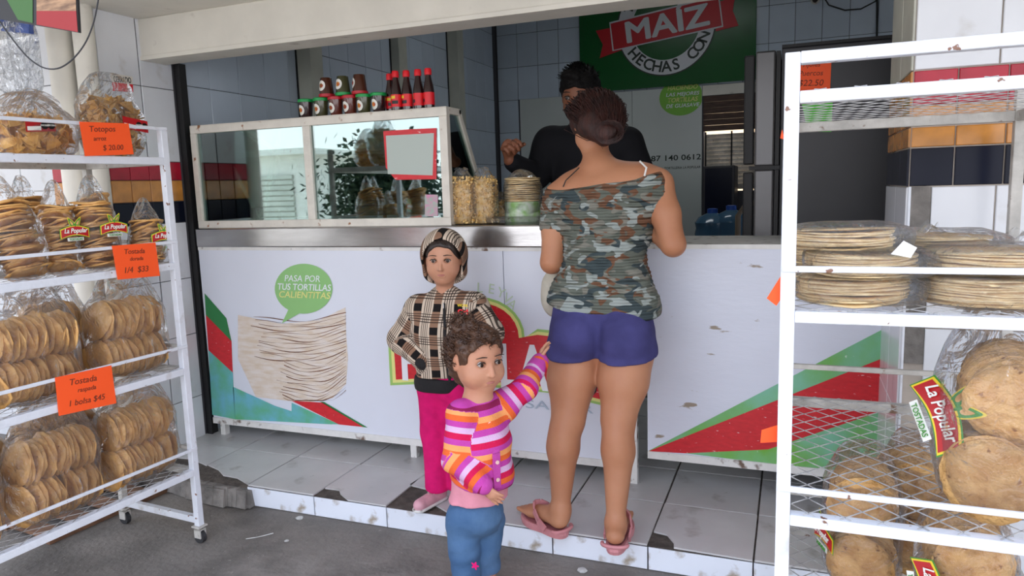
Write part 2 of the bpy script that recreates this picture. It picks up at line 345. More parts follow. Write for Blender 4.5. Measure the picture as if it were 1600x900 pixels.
# --- left wall and its front pillar
wall_left = slab('wall_left', (XL-.35, 2.345, 0), (XL-.006, YB, 3.2), Mt['grout'], label='left wall of the shop, large blue grey glazed tiles')
zs = [.261+.315*k for k in range(0, 10)]; zs = [.0]+zs
ysw = [2.77+.212*k for k in range(0, 20)]
tile_field(wall_left, (XL-.006, 0, 0), (0, 1, 0), (0, 0, 1), ysw, zs, Mt['shop_tile'], gap=.003, jit=.004)
# strip in front of the shutter rail: white, red, orange, black bands
zb = [.0, .30, .62, .90, 1.175]
for u0, u1 in ((2.345, 2.555), (2.558, 2.745)):
    tile_field(wall_left, (XL-.006, 0, 0), (0, 1, 0), (0, 0, 1), [u0, u1], zb, Mt['white_tile'], jit=.002)
    tile_field(wall_left, (XL-.006, 0, 0), (0, 1, 0), (0, 0, 1), [u0, u1], [1.465, 1.805, 2.12], Mt['white_tile'], jit=.002)
for (z0, z1, m) in ((1.175, 1.278, 'dark_tile'), (1.278, 1.378, 'orange_tile'), (1.378, 1.465, 'red_tile')):
    tile_field(wall_left, (XL-.006, 0, 0), (0, 1, 0), (0, 0, 1), [2.345, 2.45, 2.555, 2.65, 2.745], [z0, z1], Mt[m], jit=.003)
# pillar front face (towards the street)
tile_field(wall_left, (0, 2.345+.006-.006, 0), (1, 0, 0), (0, 0, 1), [XL-.35, XL-.18, XL-.006], zb, Mt['white_tile'], jit=.002)
tile_field(wall_left, (0, 2.345, 0), (1, 0, 0), (0, 0, 1), [XL-.35, XL-.18, XL-.006], [1.465, 1.805, 2.12], Mt['white_tile'], jit=.002)
for (z0, z1, m) in ((1.175, 1.278, 'dark_tile'), (1.278, 1.378, 'orange_tile'), (1.378, 1.465, 'red_tile')):
    tile_field(wall_left, (0, 2.345, 0), (1, 0, 0), (0, 0, 1), [XL-.35, XL-.24, XL-.12, XL-.006], [z0, z1], Mt[m], jit=.003)
# wall further left, set back, with the drain pipes in front
wall_side = slab('wall_front_left', (-6.5, 2.62, 0), (XL-.35, 2.75, 3.0), Mt['pale_grout'], label='white tiled wall left of the pillar behind the rack')
tile_field(wall_side, (0, 2.62, 0), (1, 0, 0), (0, 0, 1), [XL-.35-.3*k for k in range(5, -1, -1)], [0, .45, .75, 1.05, 1.35, 1.65, 1.95, 2.25], Mt['white_tile'], jit=.003)
for nm, px, py, r, m, lb in (('drain_pipe', 97, 100, .05, 'cream', 'thick off white drain pipe nearest the left edge'), ('drain_pipe', 131, 60, .042, 'grey_paint', 'cream drain pipe against the tiled pillar')):
    c = oy(px, py, 2.275 if r > .045 else 2.295)
    o = MB().tube([(c.x, c.y, 0), (c.x, c.y, 2.10)], r, 20).build(nm, Mt['cream'], smooth=True); tag(o, lb, 'pipe')
    MB().lathe([(r+.001, 0), (r+.008, 0), (r+.008, .05), (r+.001, .05)], 20, (c.x, c.y, 1.02)).build('pipe_collar', Mt['cream'], o)
# pilasters on the left wall
for k, (pa, pb, pc) in enumerate((((461, 79), (484, 79), (501, 79)), ((608, 60), (622, 60), (632, 60)), ((697, 60), (714, 60), (722, 60)))):
    y0 = ox(*pa, XL).y; x1 = oy(*pb, y0).x; y1 = ox(*pc, x1).y
    tr = slab('trim_%d' % (k+2), (XL, y0, 0), (x1, max(y1, y0+.12), 3.2), Mt['grey_paint'], label=('beige pilaster on the left shop wall, nearest the street', 'beige pilaster on the left shop wall, second from the street', 'beige pilaster on the left shop wall, farthest from the street')[k])
    MB().box((XL, y0-.006, 0), (XL+.010, y0, 3.2)).build('dark_edge', Mt['black'], tr)  # thin black strip along the pilaster's near edge
# --- back wall with tiles, window opening at the right
WX0, WX1, WZ0, WZ1 = -.77, -.28, 1.20, 2.05
wb = MB().box((XL-.35, YB, 0), (WX0, YB+.15, 3.2)).box((WX1, YB, 0), (1.2, YB+.15, 3.2)).box((WX0, YB, 0), (WX1, YB+.15, WZ0)).box((WX0, YB, WZ1), (WX1, YB+.15, 3.2)).build('wall_back', Mt['grout'])
tag(wb, 'back wall of the shop with portrait grey tiles', kind='structure')
bx = [XL+.22+.2125*k for k in range(-1, 19)]; bz = [1.52, 1.836, 2.151, 2.466, 2.781, 3.1]
tile_field(wb, (0, YB, 0), (1, 0, 0), (0, 0, 1), bx, bz, Mt['shop_tile'], gap=.004,
           skip=lambda i, j: (bx[i] > -2.6 and bx[i+1] < WX1+.1 and j < 2) or bx[i] > .9, jit=.006)
tile_field(wb, (0, YB, 0), (1, 0, 0), (0, 0, 1), bx[:2], [.3, .6, .9, 1.2, 1.52], Mt['shop_tile'], gap=.004, jit=.006)
wall_right = slab('wall_right', (1.2, 2.4, 0), (1.35, YB, 3.2), Mt['shop_tile'], label='right side wall of the shop hidden behind the refrigerator')
ceil = slab('ceiling', (XL-.35, 2.58, 3.2), (3.2, YB+.15, 3.3), Mt['cream'], label='ceiling above the shop')
awn = slab('ceiling_2', (-6.5, .9, 2.10), (3.2, 2.574, 2.22), Mt['cream'], label='low cream painted canopy ceiling over the pavement')
# beam
o = MB().box((XL-.35, 2.574, 1.935), (3.2, 2.70, 2.10)).build('trim_5', Mt['cream'], bevel=.004); tag(o, 'long cream painted beam across the shop front', kind='structure')
MB().box((XL, 2.566, 1.918), (3.2, 2.71, 1.935)).build('beam_lip', Mt['cream'], o)
slab('wall_front', (XL-.35, 2.60, 2.10), (3.2, 2.70, 3.25), Mt['cream'], label='wall above the beam, out of view')
# shutter guide rail at the left wall
o = MB().box((XL, 2.755, 0), (XL+.03, 2.80, 1.93)).box((XL+.03, 2.755, 0), (XL+.034, 2.762, 1.93)).build('shutter_rail', Mt['black']); tag(o, 'black vertical roller shutter rail against the left tiled wall', 'rail')
# --- back wall board, sign, window
def BW(px, py, off=0): return oy(px, py, YB-off)
tl, br = BW(813, 152), BW(1097, 380)
board = empty('wall_board', (tl.x, YB, 0), label='pale grey smooth board on the back wall under the green sign', cat='board')
def place(o, par): return o
z1 = 2.15; z0 = .55; xa = tl.x; xb = BW(1097, 200).x; xm = BW(989, 200).x
Mt['board'] = mat('board', (.62, .66, .64), .22, var=.08, vscale=1.5, bump=.06, bscale=2.5)
for u, v_ in ((xa, xm-.004), (xm, xb)):
    MB().box((u-tl.x, -.02, z0), (v_-tl.x, -.003, z1)).build('panel', Mt['board'], board)
def BWl(px, py, off): q = BW(px, py, off); return Vector((q.x-tl.x, -off, q.z))
# green round badge print on the board
mb = MB(); c = BWl(1064, 152, .022); rx_ = (BW(1098, 152).x-BW(1030, 152).x)/2
mb.poly([(min(c.x+rx_*math.cos(a)*1.0, xb-tl.x-.002), -.022, c.z+rx_*.83*math.sin(a)) for a in [i*2*math.pi/40 for i in range(40)]])
mb.build('round_print', Mt['s_lime'], board)
for s_, py, m_, sz in (('HACIENDO', 137, 'p_yellow', .043), ('LAS MEJORES', 147, 'p_white', .036), ('TORTILLAS', 156, 'p_yellow', .044), ('DE GUASAVE', 165, 'p_white', .038)):
    q = BWl(1066, py, .024); text(s_, sz*1.25, Mt[m_], (q.x, -.024, q.z), parent=board, bold=.012, shear=.2, width=.30 if 'M' in s_ or 'G' in s_ else .27)
q = BWl(1052, 247, .024); text('687 140 0612', .07, Mt['ink'] if 0 else Mt['s_dark'], (q.x, -.024, q.z), parent=board, bold=.012, width=BW(1095, 247).x-BW(1010, 247).x)
q = BWl(1066, 262, .024); text('TORTILLERIA LA POPULAR', .03, Mt['s_dark'], (q.x, -.024, q.z), parent=board, bold=.008, width=.33)
# green sign
sl, sr = BW(909, 140), BW(1181, 112)
sgx0, sgx1, sgz0, sgz1 = sl.x, sr.x, 2.165, 3.12
sign = empty('wall_sign', (sgx0, YB, 0), label='large dark green sign with red ribbon and white ring above the man', cat='sign')
Mt['s_green'] = mat('sign_green', hexc('0c5a28'), .25, var=.05, bump=.02)
MB().box((0, -.05, sgz0), (sgx1-sgx0, -.003, sgz1)).build('sign_panel', Mt['s_green'], sign, bevel=.003)
SC = BW(1041, 41); cx, cz = SC.x-sgx0, SC.z; R1 = (BW(1116, 60).x-BW(966, 60).x)/2
put = lambda x, z: (x, -.052, z)
mb = MB(); ringpoly(mb, (cx, cz), R1-.13, R1, put, 60); mb.build('ring', Mt['s_white'], sign)
mb = MB(); ringpoly(mb, (cx, cz), R1, R1+.012, put, 60); mb.build('ring_edge', Mt['s_dark'], sign)
its = []
def arc_items(s, rad, a0, step, size, yy, flip=1):
    for k, ch in enumerate(s):
        a = a0+step*k; x = cx+rad*math.cos(a); z = cz+rad*math.sin(a)
        if flip > 0: u = Vector((-math.sin(a), 0, math.cos(a))); v = Vector((-math.cos(a), 0, -math.sin(a)))
        else: u = Vector((math.sin(a), 0, -math.cos(a))); v = Vector((math.cos(a), 0, math.sin(a)))
        its.append((ch, size, .02, Matrix.Translation((x, yy, z)) @ frame(u, v).to_4x4()))
arc_items('HECHAS CON', R1-.067, math.radians(-142), math.radians(13.4), .135, -.054, 1)
arc_items('TORTILLAS', R1-.067, math.radians(152), math.radians(-14.5), .11, -.054, -1)
join_text([i for i in its if i[0] != ' '], Mt['s_dark'], 'ring_lettering', sign)
def SG(px, py, o): q = BW(px, py, o); return (q.x-sgx0, -o, q.z)
mb = MB(); mb.poly([SG(*p, .056) for p in ((931, 48), (962, 42), (972, 78), (937, 91), (942, 70))]); mb.build('ribbon_tail', Mt['s_red'], sign); mb = MB(); mb.poly([SG(*p, .056) for p in ((1122, 3), (1148, -4), (1145, 17), (1154, 40), (1118, 49))]); mb.build('ribbon_tail', Mt['s_red'], sign)
mb = MB(); mb.poly([SG(*p, .058) for p in ((952, 35), (1124, -8), (1130, 42), (957, 80))]); mb.build('ribbon_edge', Mt['s_white'], sign)
mb = MB(); mb.poly([SG(*p, .060) for p in ((954, 37), (1122, -5), (1128, 40), (959, 78))]); mb.build('ribbon', Mt['s_red'], sign)
A = Vector(SG(975, 55, .062)); B = Vector(SG(1105, 25, .062)); u = (B-A).normalized(); v = Vector((-u.z*-1, 0, 0))
R = frame(u, (0, 0, 1)); cc = Vector(SG(1040, 39, .062))
text('MAÍZ', .26, Mt['s_white'], cc, R, sign, bold=.035, width=(B-A).length)
# window: frame, louvre slats, brown blind above, lintel
win = empty('window_1', (WX0, YB, 0)); tag(win, 'louvred window beside the refrigerator with a brown slat blind', kind='structure')
W_ = WX1-WX0
for k in range(13):
    z = 1.24+k*.038
    mb = MB(); mb.bar((0.01, .08, z), (W_-.01, .08, z), .055, .004, up=(0, .85, .5)); mb.build('slat', Mt['rack_grey'], win)
for x in (.005, W_*.48, W_-.02): MB().box((x, .05, 1.2), (x+.014, .07, 1.74)).build('window_frame', Mt['black'], win)
for k in range(6):
    z = 1.745+k*.052; MB().box((0, -.01-.006*(k % 2), z), (W_, .02, z+.049)).build('blind_slat', Mt['wood'], win)
MB().box((-.01, -.015, 2.06), (W_+.02, 0, 2.15)).build('lintel', Mt['cream'], win)
o = slab('wall_outside', (-2.2, 8.2, 0), (1.2, 8.3, 2.6), mat('yard_wall', (.95, .75, .5), .8), label='cream yard wall seen through the window louvres')
wl = bpy.data.lights.new('yard_light', 'AREA'); wl.shape = 'RECTANGLE'; wl.size = 1.6; wl.size_y = .8; wl.energy = 45; wl.color = (1, .86, .66)
wo = bpy.data.objects.new('yard_light', wl); COL.objects.link(wo); wo.location = (-.6, 7.6, 2.9); wo.rotation_euler = (math.radians(-25), 0, 0)
# --- right facade
YF = 2.31; XF = oy(1408, 560, YF).x
wf = MB().box((XF, YF+.006, 0), (3.2, 2.62, 3.2)).box((XF+.006, YF+.01, 0), (XF+.2, 2.80, 3.2)).build('wall_front_right', Mt['pale_grout']); tag(wf, 'white tiled shopfront wall at the right with coloured tile bands', kind='structure')
zF = {k: oy(1420, p, YF).z for k, p in dict(rt=112, rb=140, ob=230, kb=290).items()}
z_rt, z_rb, z_ob, z_kb = oy(1500, 105, YF).z, 1.475, oy(1500, 228, YF).z, oy(1500, 290, YF).z
z_rb = z_rt-.095; zmid = z_ob+.09
print('bands', z_rt, z_rb, z_ob, z_kb)
w1 = [XF, oy(1490, 270, YF).x, oy(1568, 270, YF).x, .82, 1.02, 1.2]
z_o2 = min(z_rb, z_ob+.105)
for (za, zb_, m) in ((z_kb, z_ob, 'dark_tile'), (z_ob, (z_ob+z_rb)/2, 'orange_tile'), ((z_ob+z_rb)/2, z_rb, 'orange_tile'), (z_rb, z_rt, 'red_tile')):
    tile_field(wf, (0, YF+.006, 0), (1, 0, 0), (0, 0, 1), w1, [za, zb_], Mt[m], gap=.004, jit=.004)
    tile_field(wf, (XF, 0, 0), (0, -1, 0), (0, 0, 1), [-2.79, -2.63, -2.47, -YF-.004], [za, zb_], Mt[m if m != 'red_tile' else 'orange_tile'], gap=.004, jit=.004)
wu = [XF, oy(1565, 60, YF).x, 1.0]
tile_field(wf, (0, YF+.006, 0), (1, 0, 0), (0, 0, 1), wu, [z_rt, z_rt+.34, z_rt+.68], Mt['white_tile'], gap=.004, jit=.003)
wl_ = [XF+.055, oy(1550, 400, YF).x, .95, 1.3]
tile_field(wf, (0, YF+.006, 0), (1, 0, 0), (0, 0, 1), wl_, [0.0, .25, oy(1500, 622, YF).z, .86, z_kb], Mt['white_tile'], gap=.004, jit=.003)
tile_field(wf, (XF, 0, 0), (0, -1, 0), (0, 0, 1), [-2.79, -2.54, -YF-.004], [.09, .3, .6, .9, z_kb], Mt['white_tile'], gap=.003, jit=.002)
tile_field(wf, (XF, 0, 0), (0, -1, 0), (0, 0, 1), [-2.79, -2.54, -YF-.004], [z_rt, 1.93], Mt['grey_paint'], gap=.003, jit=.002)
MB().box((XF+.001, YF-.001, oy(1420, 568, YF).z), (XF+.055, YF+.005, z_kb)).build('broken_mortar', Mt['concrete'], wf)
MB().box((XF, YF-.002, .09), (XF+.006, YF+.006, z_kb)).build('corner_bead', Mt['rack'], wf)
# ================================================================ counter
ctr = empty('counter', (-2.735, YC, 0), label='long shop counter with a stainless steel top edge and printed white front', cat='counter')
X0 = -2.735
def CB(a, b, name, m, bev=0, par=ctr): return MB().box((a[0]-X0, a[1]-YC, a[2]), (b[0]-X0, b[1]-YC, b[2])).build(name, Mt[m], par, bevel=bev)
CB((-2.735, YC, .178), (-1.115, YC+.02, 1.047), 'front_panel', 'panel')
CB((-1.112, YC+.001, .178), (-.60, YC+.02, 1.047), 'front_panel', 'panel')
CB((-2.735, YC-.006, .150), (-1.115, YC+.022, .180), 'edge_rail', 'white_edge')
CB((-1.112, YC-.006, .150), (-.60, YC+.022, .180), 'edge_rail', 'white_edge')
CB((-2.735, YC-.003, 1.035), (-.60, YC+.01, 1.05), 'edge_rail', 'white_edge')
CB((-2.735, YC-.012, 1.05), (-.56, YC+.44, 1.142), 'worktop', 'steel', .006)
for x in (-2.70, -1.6, -.592): CB((x, YC+.004, PZ), (x+.03, YC+.034, 1.05), 'leg', 'white_edge')
for x in (-2.70, -.592): CB((x, YC+.40, PZ), (x+.03, YC+.43, 1.05), 'leg', 'white_edge')
# right half: hinged flap panel
ctr2 = empty('counter_flap', (-.518, YC, 0), label='right counter section, scratched white front with green and red stripes', cat='counter')
X2 = -.518
def CB2(a, b, name, m, bev=0): return MB().box((a[0]-X2, a[1]-YC, a[2]), (b[0]-X2, b[1]-YC, b[2])).build(name, Mt[m], ctr2, bevel=bev)
CB2((-.518, YC, .235), (.30, YC+.02, 1.045), 'front_panel', 'panel_worn')
CB2((-.518, YC-.004, .207), (.30, YC+.022, .237), 'edge_rail', 'white_edge')
CB2((-.518, YC-.003, 1.045), (.30, YC+.45, 1.062), 'top_board', 'white_edge')
CB2((.27, YC+.03, PZ), (.30, YC+.06, 1.05), 'leg', 'white_edge')
CB2((.302, YC-.002, PZ), (.31, YC+.1, 1.05), 'end_gap', 'black')
# printed stripes etc. (flat print, a hair proud of the panels)
def CF(px, py, o=.0015): q = oy(px, py, YC); return (q.x-X0, -o, q.z)
def CF2(px, py, o=.0015): q = oy(px, py, YC); return (q.x-X2, -o, q.z)
zt = .1805
def prt(pts, m, o=.0015, par=ctr, F=CF, name='printed_stripe', back=False): return flat(name, [[F(*p, o) for p in pts]], Mt[m], par)
prt([(320, 458), (354, 497), (362, 533), (322, 492)], 'p_dgreen')
prt([(322, 492), (362, 533), (364, 582), (326, 547)], 'p_red')
prt([(326, 547), (364, 582), (368, 655), (332, 648)], 'p_teal')
prt([(364, 604), (430, 634), (520, 663), (368, 655)], 'p_teal')
prt([(456, 626), (505, 629), (568, 667), (530, 663)], 'p_red', .0022)
prt([(500, 627), (507, 628), (575, 668), (568, 667)], 'p_dgreen', .0022)
prt([(456, 629), (530, 663), (500, 662), (456, 655)], 'p_teal', .0018)
# speech bubble
c = [(475+45*math.cos(a), 451-39*math.sin(a)) for a in [math.radians(d) for d in range(-98, 241, 8)]]
prt(c+[(452, 482), (441, 505), (466, 491)], 'p_bubble', .003, name='speech_bubble')
for s_, py, m_, x0, x1, bd in (('PASA POR', 435, 'p_white', 445, 500, 0), ('TUS TORTILLAS', 448, 'p_white', 434, 517, .008), ('CALIENTITAS', 460, 'p_yellow', 436, 516, .008)):
    a = CF(x0, py, .004); b = CF(x1, py, .004); text(s_, .043, Mt[m_], ((a[0]+b[0])/2, -.004, a[2]), parent=ctr, bold=bd, shear=.2, width=b[0]-a[0])
# picture of stacked flour tortillas
Mt['p_tort'] = mat('printed_tortilla', hexc('e6dcd4'), .4, col2=hexc('d9c6b0'), vscale=12, stretch=(1, 1, 4))
Mt['p_char'] = mat('printed_char', hexc('8a5a3c'), .4, col2=hexc('5a3626'), vscale=30)
edge_l = [(384, 492), (395, 540), (405, 590), (430, 628)]; 
prt([(372, 492), (440, 506), (500, 500), (540, 480), (541, 520), (544, 560), (541, 600), (520, 622), (480, 629), (456, 627), (400, 620), (372, 560)], 'p_tort', .0012, name='tortilla_print')
mb = MB(); rr = random.Random(3)
for k in range(26):
    y = 495+k*5.1; w0 = 392+rr.random()*20 if y < 560 else 430+rr.random()*20; n = 14; pts = []
    ph = rr.random()*6; sag = 6+k*.25
    for i in range(n+1):
        t = i/n; x = w0+(541-w0)*t; yy = y+sag*math.sin(t*3.0)*1.0-(12+k*.6)*max(0, t-.55)**1.5*2+1.6*math.sin(ph+t*9); th = max(.12, .9*abs(math.sin(ph*2+t*(5+k % 3))))*(1 if k % 3 else 1.7)
        if yy > 627: continue
        pts.append((x, yy, th))
    for a, b in zip(pts, pts[1:]):
        mb.poly([CF(a[0], a[1]+a[2]/2, .0024), CF(b[0], b[1]+b[2]/2, .0024), CF(b[0], b[1]-b[2]/2, .0024), CF(a[0], a[1]-a[2]/2, .0024)])
mb.build('char_marks', Mt['p_char'], ctr)
# large faded red badge with green border and white letters
def badge(dx, m, o, name):
    pts = [(612-dx, 600+dx), (608-dx, 524-dx), (616-dx, 519-dx), (662, 512-dx)]
    n = 14
    for i in range(n+1):
        a = math.pi*(1-i/n); pts.append((748+(70+dx)*math.cos(a), 524-(62+dx)*math.sin(a)+4))
    pts += [(840, 516-dx), (950+dx, 528-dx), (960+dx, 540), (960+dx, 626+dx), (952, 634+dx), (860, 612+dx), (700, 596+dx)]
    return prt(pts, m, o, name=name)
badge(2, 'p_ltgreen', .0012, 'badge_border'); badge(-2, 'p_yellow', .0016, 'badge_line'); badge(-7, 'p_red', .002, 'badge')
a = Vector(CF(625, 563, .003)); b = Vector(CF(897, 584, .003)); R = frame(b-a, (0, 0, 1))
text('POPULAR', .26, Mt['p_white'], (a+b)/2, frame((1, 0, 0), (0, 0, 1)), ctr, bold=.03, width=(b-a).x)
a = CF(655, 618, .003); b = CF(935, 640, .003); text('MUCHO SABOR', .052, Mt['p_bluegrey'], ((a[0]+b[0])/2+.05, -.003, (a[2]+b[2])/2), parent=ctr, bold=-.004, width=(b[0]-a[0])*.82)
its = []
for ch, px, py, rot in (('L', 750, 450, -4), ('E', 768, 452, -8), ('Y', 783, 458, -20), ('V', 793, 467, -30), ('A', 800, 476, -38)):
    q = CF(px, py, .0025); its.append((ch, .06, -.002, Matrix.Translation(q) @ Matrix.Rotation(math.radians(-rot), 4, 'Y') @ FRONT.to_4x4()))
join_text(its, Mt['p_faint'], 'faded_lettering', ctr)
prt([(917, 612), (927, 588), (934, 600), (932, 612), (921, 625)], 'p_black', .0032, name='leaf_outline'); prt([(919, 612), (927, 593), (932, 600), (930, 610), (921, 621)], 'p_bubble', .0036, name='leaf_print')
# stripes of the right section
zb2 = .2375
q0 = lambda px, py: CF2(px, py)
flat('printed_stripe', [[CF2(1014, 704), CF2(1378, 515), CF2(1378, 566), CF2(1014, 705)]], Mt['p_green'], ctr2)
flat('printed_stripe', [[CF2(1014, 704.5, .002), CF2(1378, 560, .002), CF2(1378, 642, .002), CF2(1200, 702, .002), CF2(1070, 708, .002), CF2(1020, 705, .002)]], Mt['p_red'], ctr2)
a = CF2(1376, 640, .0017); flat('printed_stripe', [[CF2(1070, 708, .0017), CF2(1200, 694, .0017), a, (a[0], -.0017, zb2), (CF2(1215, 720)[0], -.0017, zb2), CF2(1140, 716.5, .0017)]], Mt['p_green'], ctr2)

# ================================================================ across the street (what the case glass mirrors)
bd_ = empty('building', (-12, -7, 0), label='low white building across the street, seen only mirrored in the glass', cat='building')
MB().box((-6, -3, 0), (2.6, 0, 2.1)).build('wall', Mt['cream'], bd_)
MB().box((-6.2, -3.2, 2.1), (2.8, .2, 2.22)).build('roof', Mt['cream'], bd_)
for k in range(12): MB().box((.9, .01, .4+.11*k), (2.3, .05, .48+.11*k)).build('shutter_slat', Mt['grey_paint'], bd_)
tr_ = empty('tree', (-6.4, -5.2, 0), label='dark leafy tree across the street, seen only mirrored in the glass', cat='tree')
MB().tube([(0, 0, 0), (.05, 0, 1.0), (0, 0, 1.9)], [.14, .1, .07], 8).build('trunk', Mt['wood'], tr_)
Mt['leafy'] = mat('foliage', (.03, .06, .02), .8, var=.5, vscale=5)
mb = MB(); rr = random.Random(4)
for k in range(7000):
    c = Vector((rr.gauss(0, .42), rr.gauss(0, .4), 1.25+rr.gauss(0, .36))); u = Vector((rr.gauss(0, 1), rr.gauss(0, 1), rr.gauss(0, 1))).normalized()*.07; v = u.orthogonal().normalized()*.035
    mb.poly([c-u, c+v, c+u, c-v])
o = mb.build('foliage', Mt['leafy'], tr_); o['kind'] = 'stuff'
# ================================================================ racks
def expanded_mesh(x0, x1, y0, y1, z, name, parent, lx=.034, sy=.0135, w=.0022):
    """expanded metal sheet: two families of thin strips crossing in long diamonds"""
    mb = MB(); s = sy/lx*1.0
    for sg in (1, -1):
        c = (y0 if sg > 0 else y0)-s*(x1-x0) if sg > 0 else y0
        end = y1 if sg > 0 else y1+s*(x1-x0)
        while c < end:
            pts = []
            xa, xb = x0, x1
            ya, yb = c, c+sg*s*(x1-x0)
            # clip to y range
            def clipx(yy): return x0+(yy-c)/(sg*s)
            lo, hi = x0, x1
            if min(ya, yb) < y0: 
                xx = clipx(y0); lo, hi = (max(lo, xx), hi) if sg > 0 else (lo, min(hi, xx))
            if max(ya, yb) > y1:
                xx = clipx(y1); lo, hi = (lo, min(hi, xx)) if sg > 0 else (max(lo, xx), hi)
            if hi-lo > .004: mb.bar((lo, c+sg*s*(lo-x0), z), (hi, c+sg*s*(hi-x0), z), w, .0012)
            c += 2*sy*.5*2
    o = mb.build(name, Mt['mesh_wire'], parent); o['kind'] = 'stuff'; return o
def rack(name, org, rz, Lx, Wy, top, shelves, guards, rear_guards, base_z, label, tb=.025, topbar=True, mesh_=(.031, .034, .0025)):
    r = empty(name, org, rz, label, 'display rack')
    T = tb
    def bx(nm, a, b, m='rack'): return MB().box(a, b).build(nm, Mt[m], r, bevel=.002)
    zb = .07
    for x, y in ((0, 0), (Lx-T, 0), (0, Wy-T), (Lx-T, Wy-T)):
        bx('post', (x, y, zb), (x+T, y+T, top), 'rack' if y == 0 else 'rack_grey')
    if topbar:
        bx('top_bar', (T, -.0005, top-.020), (Lx-T, T, top+.0005))
    for z in shelves:
        T_ = T if not topbar else .021
        bx('shelf_bar', (T, -.001, z-T_), (Lx-T, T, z)); bx('shelf_bar', (T, Wy-T, z-T), (Lx-T, Wy, z), 'rack_grey')
        bx('shelf_bar', (0.001, T, z-T), (T-.001, Wy-T, z), 'rack_grey'); bx('shelf_bar', (Lx-T+.001, T, z-T), (Lx-.001, Wy-T, z), 'rack_grey')
        expanded_mesh(.004, Lx-.004, .004, Wy-.004, z+.0016, 'wire_mesh', r, *mesh_)
    for z in guards: bx('guard_rail', (0.002, -.004, z-.011), (Lx-.002, .004, z))
    for z in rear_guards: bx('guard_rail', (T, Wy-T/2-.007, z-.014), (Lx-T, Wy-T/2+.007, z), 'rack_grey')
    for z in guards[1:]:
        for x in (.002, Lx-.014): bx('side_rail', (x, T, z-.012), (x+.012, Wy-T, z), 'rack_grey')
    for x in (0.001, Lx-T+.001): bx('base_bar', (x, T, base_z-T), (x+T-.002, Wy-T, base_z))
    for x, y in ((T/2, T/2), (Lx-T/2, T/2), (T/2, Wy-T/2), (Lx-T/2, Wy-T/2)):
        mb = MB(); mb.box((x-.02, y-.02, zb-.006), (x+.02, y+.02, zb)); mb.tube([(x, y, zb-.005), (x, y, .045)], .008, 8)
        mb.box((x-.014, y-.016, .022), (x-.010, y+.016, .055)); mb.box((x+.010, y-.016, .022), (x+.014, y+.016, .055)); mb.box((x-.014, y-.016, .052), (x+.014, y+.016, .056))
        c = mb.build('caster', Mt['rack_grey'], r)
        MB().tube([(x-.009, y, .024), (x+.009, y, .024)], .024, 18).build('wheel', Mt['rubber'], c)
    return r
LR_ANG = math.atan2(.99716, .07525)
PX, PY = -2.048, 1.975; LL = 1.25
lo = (PX-.07525*LL, PY-.99716*LL, 0)
rackL = rack('bread_rack', lo, LR_ANG, LL, .447, 1.540, [1.435, 1.066, .680, .294], [1.539, 1.145, .763, .376], [1.16, .78, .40], .105, 'white wheeled metal rack at the left, loaded with bagged tostadas', topbar=False, mesh_=(.040, .024, .0023))
rackR = rack('bread_rack.001', (-.017, 1.36, 0), 0, .548, .80, 1.508, [1.443, 1.061, .678, .292], [1.142, .734, .355], [1.115, .775, .40], .105, 'white chipped metal rack at the right with tortilla packs and a bag of tostadas')
def LW(lx, d, z):    # rack-left local (along, in, up) -> world
    return Vector((lo[0]+.07525*lx-.99716*d, lo[1]+.99716*lx+.07525*d, z))
# wooden pallet under the left rack
pal = empty('pallet', (0, 0, 0), label='worn wooden pallet board on the asphalt under the left rack', cat='pallet')
q0 = oz(75, 851, 0); q1 = oz(205, 793, 0); dq = (q1-q0).normalized(); nn = Vector((-dq.y, dq.x, 0))
pal.location = q0
mb = MB(); mb.bar((0, 0, .012), Vector((0, 0, .012))+(q1-q0)*1.5, .022, .022); mb.build('board', Mt['pallet'], pal)
for k in range(4):
    a = dq*(.03+.13*k)+nn*.01; mb = MB(); mb.bar(a+Vector((0, 0, .030)), a+nn*.32+Vector((0, 0, .030)), .07, .012); mb.build('board', Mt['pallet'], pal)
mb = MB(); mb.bar(nn*.28+Vector((0, 0, .012)), nn*.28+Vector((0, 0, .012))+(q1-q0)*1.5, .022, .022); mb.build('board', Mt['pallet'], pal)
# ================================================================ bagged goods
def disc_mesh(name, r, t, m, seed, warp=.006, n=14, ecc=.06):
    rr = random.Random(seed); mb = MB(); ph = rr.random()*6; w2 = rr.uniform(.5, 1)*warp
    def h(x, y): return w2*math.sin(x/r*2.1+ph)*1.0+w2*.8*math.cos(y/r*2.6+ph*1.7)+w2*.4*math.sin((x+y)/r*4+ph)
    top = []; rad = [r*(1+ecc*math.sin(2*math.pi*k/n*2+ph)+rr.uniform(-.02, .02)) for k in range(n)]
    vs = []; fs = []
    for s in (1, -1):
        vs.append((0, 0, h(0, 0)+s*t/2))
        for f in (.55, 1):
            for k in range(n):
                a = 2*math.pi*k/n; x = rad[k]*f*math.cos(a); y = rad[k]*f*math.sin(a); vs.append((x, y, h(x, y)+s*t/2*(1 if f < 1 else .8)))
    o = 1+2*n
    for k in range(n):
        k2 = (k+1) % n
        fs += [(0, 1+k, 1+k2), (1+k, 1+n+k, 1+n+k2, 1+k2), (o, o+1+k2, o+1+k), (o+1+k, o+1+k2, o+1+n+k2, o+1+n+k), (1+n+k, o+1+n+k, o+1+n+k2, 1+n+k2)]
    mb.add(vs, fs); return mb.mesh(name, m, True)
TOST = [disc_mesh('tostada', .070, .0035, Mt['tostada'], s, .006) for s in range(4)]
TOSTP = [disc_mesh('tostada', .076, .004, Mt['tostada_pale'], s+9, .004, 18, .03) for s in range(3)]
TORT = [disc_mesh('tortilla', .098, .0032, Mt['tortilla'], s+20, .0025, 20, .015) for s in range(3)]
FOLD = [disc_mesh('tostada', .056, .006, Mt['tostada'], s+30, .007, 14, .10) for s in range(4)]
